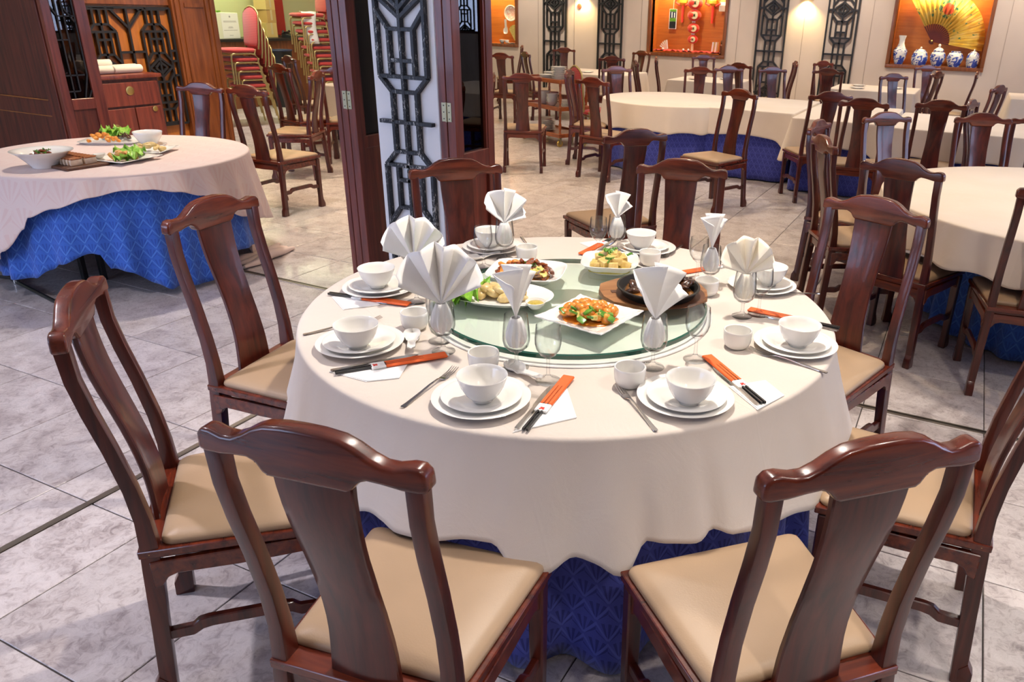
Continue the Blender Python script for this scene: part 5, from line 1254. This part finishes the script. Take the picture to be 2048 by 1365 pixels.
for k, (z, h_, w_) in enumerate(((1.116,.24,.15),(1.357,.21,.14),(1.568,.20,.15),(1.769,.18,.13))):
    c = thing('cardboard_box', '%s tan cardboard box stacked on the bar counter beside the red post' % ('lowest','second','third','topmost')[k], 'box', (-11.62, 10.72+.01*(k % 2), z), .1*(k-1.5))
    MB().box(-.14,.14,-w_*.7,w_*.7,0,h_).build('box', CARD if k % 2 else CARD2, c, bevel=.003, seg=1); MB().box(-.1405,.1405,-.02,.02,h_*.2,h_+.001).build('tape', mat('tape', (.62,.50,.28), .4) if 'tape' not in bpy.data.materials else bpy.data.materials['tape'], c)
rp = struct(MB().box(-12.0,-11.87,10.95,11.4,1.13,CEIL).build('column_1', mat('red_post', (.40,.02,.015), .4), bevel=.01, seg=1))
ph = thing('telephone', 'black desk telephone on the bar counter before the red post', 'telephone', (-11.38, 10.98, 1.116), .3)
MB().prism([(-.10,0),(.10,0),(.10,.03),(-.06,.075),(-.10,.075)], (0,-.09,0), (1,0,0), (0,0,1), (0,1,0), .18).build('base', BLACK, ph, bevel=.005, seg=1); MB().tube([(-.05,-.11,.10),(-.05,-.08,.085),(-.05,.08,.085),(-.05,.11,.10)], [.024,.016,.016,.024], 10).build('handset', BLACK, ph)
bn = thing('litter_bin', 'dark tall bin standing between the two red chair stacks', 'bin', (-10.95, 10.3, 0))
MB().shell([(0,0),(.16,0),(.165,.01),(.20,.92),(.205,.94),(.195,.94),(.19,.92),(.155,.02),(0,.02)], 28).build('body', BLACK, bn); MB().tube([(.203*cos(a*pi/12), .203*sin(a*pi/12), .935) for a in range(24)], .012, 8, True).build('rim', mat('blue_rim', (.02,.03,.10), .4), bn)
tb = thing('tub', 'small yellow tub on the counter next to the telephone', 'tub', (-11.32, 11.35, 1.116)); MB().lathe([(.05,0),(.06,.10),(.063,.105)], 20).build('body', CARD2, tb); MB().lathe([(.064,.105),(.066,.118),(.05,.121)], 20).build('lid', CHINA, tb)
# white towel hung over the top chair of the farther stack
tx, ty, tz = -9.62+.306*cos(radians(250)), 10.10+.306*sin(radians(250)), .120*9+.481
V = []; F = []
for i in range(15):
    q = i/14; yy = -.20+.42*q if q < .55 else .031+.20; 
    for j in range(7):
        u = -.11+.22*j/6
        if q <= .5: p = (u, -.15+.36*q*2*.95, .003+.004*sin(j*1.3))
        else: s_ = (q-.5)*2; p = (u*(1-.12*s_)+.02*sin(s_*4), .205+.02*sin(min(1, s_*4)*pi/2)+.010*sin(j*1.9)*s_, .002-.46*s_)
        V.append(p)
for i in range(14):
    for j in range(6): a = i*7+j; F.append((a, a+1, a+8, a+7))
o = MB().add(V, F).build('hanging_towel', TERRY, None, loc=(tx, ty, tz+.004), rz=radians(250-90+70), ang=80); tag(o, 'white towel hung over the topmost red chair of the farther stack', 'towel')
md = o.modifiers.new('thickness', 'SOLIDIFY'); md.thickness = .006; md.offset = 1

# ------------------------------------------------------------------ wall sconces and plaque
for x, lb in ((-2.87, 'small brass wall sconce between the lattices beside the fan case'), (-7.19, 'small brass wall sconce above the red plaque')):
    s = thing('wall_sconce', lb, 'lamp', (x, Y1-.002, 1.99))
    m = MB(); n = 16
    prof = [(.115,0),(.10,.12),(.075,.22)]
    V = []
    for r, z in prof: V += [(r*cos(pi*i/n), -r*sin(pi*i/n)*.85, z) for i in range(n+1)]
    F = [(k*(n+1)+i, k*(n+1)+i+1, (k+1)*(n+1)+i+1, (k+1)*(n+1)+i) for k in range(2) for i in range(n)]
    o = MB().add(V, F).build('shade', BRASS, s); md = o.modifiers.new('t', 'SOLIDIFY'); md.thickness = .004
    bl = MB().lathe([(.004,.0),(.028,.015),(.030,.035),(.016,.065),(.014,.08)], 16, (0,-.05,.05)); bl.build('bulb', mat('lit_bulb', (1,.8,.5), .5, emit=((1,.72,.36), 14)) if 'lit_bulb' not in bpy.data.materials else bpy.data.materials['lit_bulb'], s)
    MB().box(-.03,.03,-.02,0,.09,.20).build('bracket', BRASS, s)
    lamp('sconce_lamp', 'SPOT', (x, Y1-.075, 1.985), 60, (1, .72, .30), (x, Y1+.25, 0), spot_size=radians(120), spot_blend=.9, shadow_soft_size=.03)
pq = thing('wall_plaque', 'small round red plaque on the wall under the sconce', 'plaque', (-7.27, Y1-.001, 1.795))
m = MB().lathe([(.048,0),(.048,.008),(.044,.011),(.001,.011)], 28); m.v = [(x, -z, y) for x, y, z in m.v]; m.build('disc', mat('plaque_red', (.45,.05,.03), .4), pq)
m = MB(); 
for a, b, c, d in ((-.02,.018,.02,.018),(0,.03,0,-.028),(-.018,-.002,.018,-.002),(-.02,-.024,-.004,-.006),(.02,-.024,.004,-.006)): m.bar((a,-.012,b),(c,-.012,d),.006,.003)
m.build('character', mat('dark_ink', (.03,.05,.03), .6), pq)

# ------------------------------------------------------------------ display cases set into the back wall
CASEW = wood('case_lining', (.42,.125,.018), (.58,.19,.03), .35, .3, (2,20,24))
def case(key, label):
    x0, x1, z0, z1 = CASES[key]; D = .34
    c = thing('display_case', label, 'display case', ((x0+x1)/2, Y1, 0)); w = (x1-x0)/2
    MB().box(-w-.02,w+.02,D,D+.02,z0-.02,z1+.02).build('back', CASEW, c)
    MB().box(-w-.02,-w,.0,D,z0-.02,z1+.02).build('side', CASEW, c); MB().box(w,w+.02,.0,D,z0-.02,z1+.02).build('side', CASEW, c)
    MB().box(-w,w,.0,D,z0-.02,z0).build('floor_board', CASEW, c); MB().box(-w,w,.0,D,z1,z1+.02).build('roof_board', CASEW, c)
    f_ = .055
    for a, b, d, e in ((-w-f_,w+f_,z0-f_,z0+.004),(-w-f_,w+f_,z1-.004,z1+f_),(-w-f_,-w+.004,z0+.004,z1-.004),(w-.004,w+f_,z0+.004,z1-.004)):
        MB().box(a,b,-.045,.012,d,e).build('frame', PILW, c, bevel=.008, seg=2)
    MB().box(-w,w,-.004,-.001,z0,z1).build('pane', CASEGL, c)
    L = lamp('case_light', 'AREA', ((x0+x1)/2, Y1+.12, z1-.03), 26*(x1-x0)/1.4, (1,.70,.34), ((x0+x1)/2, Y1+.17, z0), shape='RECTANGLE', size=(x1-x0)*.8, size_y=.12)
    return c
case('jars', 'wall display case with painted fan and blue and white jars')
case('lanterns', 'wall display case with a string of red lanterns')
case('plates', 'wall display case of plates partly hidden by the folding door')
# painted folding fan
FANP = mat('painted_fan_paper', (.75,.45,.05), .5); h = N(FANP); o_ = h.coord()
n1 = h.noise(o_, 5, 3); x_, y_, z_ = h.sep(o_)
base = h.ramp(n1, [(.3,(.62,.33,.02)),(.55,(.80,.56,.08)),(.75,(.86,.70,.25))])
fl_ = h.n('ShaderNodeVectorMath', operation='DISTANCE'); h.link(o_, fl_.inputs[0]); fl_.inputs[1].default_value = (.17, -.01, .50)
fd = h.math('ADD', fl_.outputs['Value'], h.math('MULTIPLY', h.noise(o_, 26, 2), .06))
c_ = h.mix(h.math('LESS_THAN', fd, .175), base, (.02,.20,.10)); c_ = h.mix(h.math('MULTIPLY', h.math('GREATER_THAN', h.noise(o_, 17, 1), .5), h.math('LESS_THAN', fd, .20)), base, c_)
c_ = h.mix(h.math('LESS_THAN', fd, .118), c_, (.66,.07,.02)); c_ = h.mix(h.math('GREATER_THAN', h.noise(h.mapping(o_, (1,1,1), (3,0,1)), 9, 2), .66), c_, (.05,.22,.10))
h.color(c_)
fn = thing('folding_fan', 'large gold painted folding fan spread open in the wall case', 'fan', (-.767, Y1+.20, 1.402))
V = []; F = []; nf = 34; a0, a1 = radians(-9), radians(124)
for i in range(nf+1):
    a = a0+(a1-a0)*i/nf; y = .026 if i % 2 else -.026
    V += [(.27*cos(a), y*.4, .27*sin(a)), (.795*cos(a), y, .795*sin(a))]
F = [(2*i, 2*i+2, 2*i+3, 2*i+1) for i in range(nf)]
o = MB().add(V, F).build('fan_leaf', FANP, fn, ang=5, recalc=False); md = o.modifiers.new('t', 'SOLIDIFY'); md.thickness = .002
GOLDRIB = mat('gold_rib', (.40,.20,.02), .4)
for i in range(0, nf+1):
    a = a0+(a1-a0)*i/nf; y = .024 if i % 2 else -.030; MB().bar((.27*cos(a), y*.4, .27*sin(a)), (.793*cos(a), y, .793*sin(a)), .007, .003).build('rib', GOLDRIB, fn)
RIB = mat('fan_rib', (.085,.008,.005), .35, coat=.3)
for i in range(0, nf+1, 2):
    a = a0+(a1-a0)*i/nf; MB().bar((-.05*cos(a), .004+.0004*i, -.05*sin(a)), (.30*cos(a), .004+.0004*i, .30*sin(a)), .020, .003).build('rib', RIB, fn)
m = MB().lathe([(.012,-.02),(.016,-.016),(.016,.016),(.012,.02)], 14); m.v = [(x, z, y) for x, y, z in m.v]; m.build('rivet', BRASS, fn)
DELFT = mat('blue_white_porcelain', (.8,.8,.76), .15, coat=.5); h = N(DELFT); o_ = h.coord()
g = h.noise(o_, 16, 4, .6, 1.5); k = h.noise(o_, 5, 2); xx, yy, zz = h.sep(o_)
mask = h.math('LESS_THAN', zz, .30)
h.color(h.mix(h.math('MULTIPLY', h.ramp(h.math('ADD', g, h.math('MULTIPLY', k, .4)), [(.66,(0,0,0)),(.72,(1,1,1))]), mask), (.78,.79,.74), (.03,.07,.38)))
def jar(x, prof, label, nm='porcelain_jar', lid=None, z=1.022, y=.10, power=None):
    j = thing(nm, label, 'jar', (x, Y1+y, z)); MB().lathe(prof, 32, power=power).build('body', DELFT, j, ang=50)
    if lid: MB().lathe(lid, 24).build('lid', DELFT, j, ang=50)
jar(-1.225, [(.065,0),(.07,.02),(.10,.10),(.112,.19),(.112,.22),(.07,.27),(.045,.33),(.045,.39),(.06,.44),(.062,.455),(.05,.455),(.035,.39)], 'tall blue and white vase with narrow neck, first from the left', 'porcelain_vase', power=3)
jar(-.905, [(.10,0),(.115,.02),(.132,.09),(.125,.16),(.09,.21)], 'squat blue and white ginger jar with domed lid, second from the left', lid=[(.115,.175),(.11,.20),(.07,.245),(.012,.26),(.018,.275),(.008,.29)])
jar(-.625, [(.075,0),(.08,.015),(.115,.10),(.123,.16),(.105,.21),(.06,.235)], 'blue and white jar with hat shaped lid, third from the left', lid=[(.085,.23),(.082,.25),(.06,.275),(.022,.29),(.016,.31),(.024,.325),(.008,.345)])
jar(-.360, [(.085,0),(.09,.015),(.128,.11),(.130,.16),(.10,.215),(.075,.225),(.075,.245),(.06,.245)], 'round blue and white jar with open collar, fourth from the left')
jar(-.085, [(.08,0),(.085,.015),(.103,.10),(.104,.16),(.08,.22),(.05,.235)], 'greyish blue and white lidded jar at the right end of the case', lid=[(.06,.225),(.05,.245),(.015,.255),(.012,.275),(.004,.29)])
# lantern string
LRED = mat('lantern_red', (.72,.03,.012), .5, sheen=.3); LCR = mat('lantern_cream', (.85,.70,.40), .6); DINK = mat('lantern_ink', (.10,.12,.03), .7); PEARL = mat('pearl_bead', (.85,.85,.8), .2)
ls = thing('lantern_string', 'string of red paper lanterns hanging in the wall case', 'lantern', (-4.955, Y1+.17, 0))
for z, r in ((1.90,.140),(1.690,.128),(1.463,.112),(1.272,.096)):
    V = []; F = []; n = 24; mlat = 10
    for i in range(mlat+1):
        th = pi*i/mlat
        for j in range(n): a = 2*pi*j/n; rb = r*(1+.035*cos(a*12)); V.append((rb*sin(th)*cos(a), rb*sin(th)*sin(a), r*.80*cos(th)+z))
    F = [(i*n+j, i*n+(j+1) % n, (i+1)*n+(j+1) % n, (i+1)*n+j) for i in range(mlat) for j in range(n)]
    lo = MB().add(V, F).build('lantern', LRED, ls, ang=70)
    fc = MB().lathe([(r*.52,0),(r*.52,.012),(r*.40,.018),(.001,.02)], 22); fc.v = [(x*1.0+r*.30, -r*.86-zz*.6+abs(x)*.0, y+z) for x, y, zz in fc.v]; fc.build('paper_face', LCR, lo)
    ch = MB()
    for a, b, c, d in ((-.4,.35,.4,.35),(0,.5,0,-.5),(-.35,0,.35,0),(-.4,-.45,-.1,-.1),(.4,-.45,.1,-.1)): q = r*.38; ch.bar((r*.30+a*q, -r*.86-.014, z+b*q), (r*.30+c*q, -r*.86-.014, z+d*q), r*.09, .003)
    ch.build('character', DINK, lo)
for z in (1.795, 1.578, 1.367):
    for dx in (-.016, .02): MB().lathe([(.002,-.02),(.018,-.01),(.018,.01),(.002,.02)], 12, (dx, -.02, z)).build('bead', PEARL, ls)
MB().tube([(0,0,2.29),(0,0,1.16)], .004, 6).build('cord', LRED, ls); MB().tube([(0,0,1.20),(.0,0,1.05)], [.02,.03], 10).build('tassel', LCR, ls)
for x, lb in ((-5.225, 'red and gold hanging charm with long tassel, before the green card side'), (-4.635, 'red and gold hanging charm with long tassel, nearer the fan')):
    hc = thing('hanging_charm', lb, 'charm', (x, Y1+.26, 0))
    MB().lathe([(.03,1.86),(.075,1.90),(.08,1.95),(.05,2.0)], 16).build('gold_knot', mat('charm_gold', (.80,.52,.06), .4) if 'charm_gold' not in bpy.data.materials else bpy.data.materials['charm_gold'], hc)
    m = MB()
    for s_ in (-1, 1): m.tube([(s_*.02,-.02,1.97),(s_*.13,-.02,2.0),(s_*.14,-.02,1.90),(s_*.06,-.02,1.86)], .022, 8)
    m.build('red_knot', LRED, hc); MB().tube([(0,0,1.87),(0,0,1.82),(0,0,1.56)], [.015,.026,.020], 10).build('tassel', LRED, hc)
    MB().tube([(0,0,2.0),(0,0,2.28)], .004, 6).build('cord', LRED, hc)
gc = thing('hanging_card', 'white framed green and black packet hanging in the lantern case', 'packet', (-5.405, Y1+.25, 1.44))
MB().box(-.075,.075,-.006,.006,0,.35).build('backing', PAPER, gc); MB().box(-.064,.064,-.012,-.006,.01,.13).build('black_label', BLACK, gc); MB().box(-.064,.064,-.012,-.006,.132,.19).box(-.064,.064,-.012,-.006,.305,.345).build('green_label', GRN, gc); MB().box(-.062,.062,-.010,-.006,.192,.303).build('dark_window', mat('navy', (.02,.03,.08), .3), gc)
m = MB(); m.bar((-.02,-.012,.20),(-.02,-.012,.295),.018,.004).bar((.03,-.012,.20),(.03,-.012,.285),.016,.004); m.build('white_tube', PAPER, gc); MB().tube([(0,0,.35),(0,0,.83)], .003, 6).build('cord', PAPER, gc)
hc2 = thing('hanging_card', 'striped yellow and grey packet hanging at the right side of the lantern case', 'packet', (-4.44, Y1+.24, 1.77))
for z0, z1, mm in ((0,.10,INK),(.10,.16,PAPER),(.16,.30,CARD2)): MB().box(-.07,.07,-.006,.006,z0,z1).build('band', mm, hc2)
MB().tube([(0,0,.3),(0,0,.5)], .003, 6).build('cord', PAPER, hc2)
sf = thing('small_fan', 'small pale folding fan standing at the left of the lantern case floor', 'fan', (-5.44, Y1+.16, 1.055))
for i in range(9): a = radians(100+7*i); MB().bar((.03*cos(a), .003*i, .03*sin(a)), (.19*cos(a), .003*i, .19*sin(a)), .022, .002).build('rib', CARD2 if i % 2 else PAPER, sf)
bk = thing('booklet', 'upright folded pale booklet in the right corner of the lantern case', 'booklet', (-4.51, Y1+.15, 1.06), .3)
for i in range(4): MB().bar((-.045+.03*i, .012*(i % 2), 0), (-.030+.03*i, .012*(i % 2), .18), .030, .004).build('page', CARD2 if i % 2 else PAPER, bk)
fg = thing('figurine', 'dark brown carved figurine in the right corner of the lantern case', 'figurine', (-4.385, Y1+.20, 1.022))
MB().lathe([(.045,0),(.05,.02),(.035,.10),(.042,.16),(.025,.19)], 16).build('body', DKBOARD, fg); MB().lathe([(.002,.18),(.028,.20),(.032,.225),(.022,.25),(.002,.26)], 14).build('head', DKBOARD, fg)
rc = MB(); V = []; F = []; 
for i in range(41):
    for j in range(9): V.append((-.66+1.30*i/40, -.14+.26*j/8, .012+.028*abs(sin(i*.9+j*.7))+.022*abs(sin(i*.37+j*1.9))))
F = [(i*9+j, (i+1)*9+j, (i+1)*9+j+1, i*9+j+1) for i in range(40) for j in range(8)]
o = MB().add(V, F).build('red_gauze', LRED, None, loc=(-5.03, Y1+.17, 1.017), ang=60); tag(o, 'crumpled red cloth lying along the floor of the lantern case', 'cloth'); md = o.modifiers.new('t', 'SOLIDIFY'); md.thickness = .003
for x, w in ((-5.50,'left'), (-5.09,'middle'), (-4.99,'large')): tag(MB().lathe([(.003,-.022),(.018,-.014),(.024,0),(.018,.014),(.003,.022)], 16).build('white_ball', PEARL, None, loc=(x, Y1+.06, 1.085)), '%s small white ball on the red cloth in the lantern case' % w, 'ball')
# things in the plate case
ROSEP = mat('rose_print_china', (.8,.7,.6), .2, coat=.4); h = N(ROSEP); h.color(h.ramp(h.noise(h.coord(), 14, 3), [(.42,(.80,.76,.68)),(.52,(.70,.35,.28)),(.62,(.80,.72,.64))]))
m = MB().shell([(0,0),(.10,0),(.158,.022),(.16,.025),(.155,.026),(.10,.006),(0,.005)], 40); m.v = [(x, -z, y) for x, y, z in m.v]
o = m.build('display_plate', ROSEP, None, loc=(-8.99, Y1+.26, 1.625)); tag(o, 'rose patterned white plate mounted in the left display case', 'plate'); tag_ = MB().tube([(.145*cos(a*pi/16), -.022, .145*sin(a*pi/16)) for a in range(32)], .010, 6, True).build('rim', CHINA, o)
o = put('soup_spoon', SPOON, None, (-9.09, Y1+.22, 1.28)); o.rotation_euler = (pi/2, 0, 0); o.scale = (2.0,)*3; tag(o, 'china spoon mounted upright in the left display case', 'spoon')
sh = MB()
for k in range(9): a = radians(50+10*k); sh.tube([(.0,0,0),(.30*cos(a)*.6,-.02,.30*sin(a))], [.010,.022], 8)
tag(sh.build('shell_dish', YEL, None, loc=(-8.87, Y1+.2, 1.10)), 'yellow fluted shell ornament in the left display case', 'ornament')
item('rice_bowl', BOWL, 'small bowl standing below the mounted spoon in the left display case', 'bowl', -9.16, Y1+.16, 1.032); item('dinner_plate', SIDEP, 'white plate lying on the floor of the left display case', 'plate', -8.92, Y1+.13, 1.032)
item('tea_cup', CUP, 'tea cup beside the shell ornament in the left display case', 'cup', -8.99, Y1+.07, 1.05)
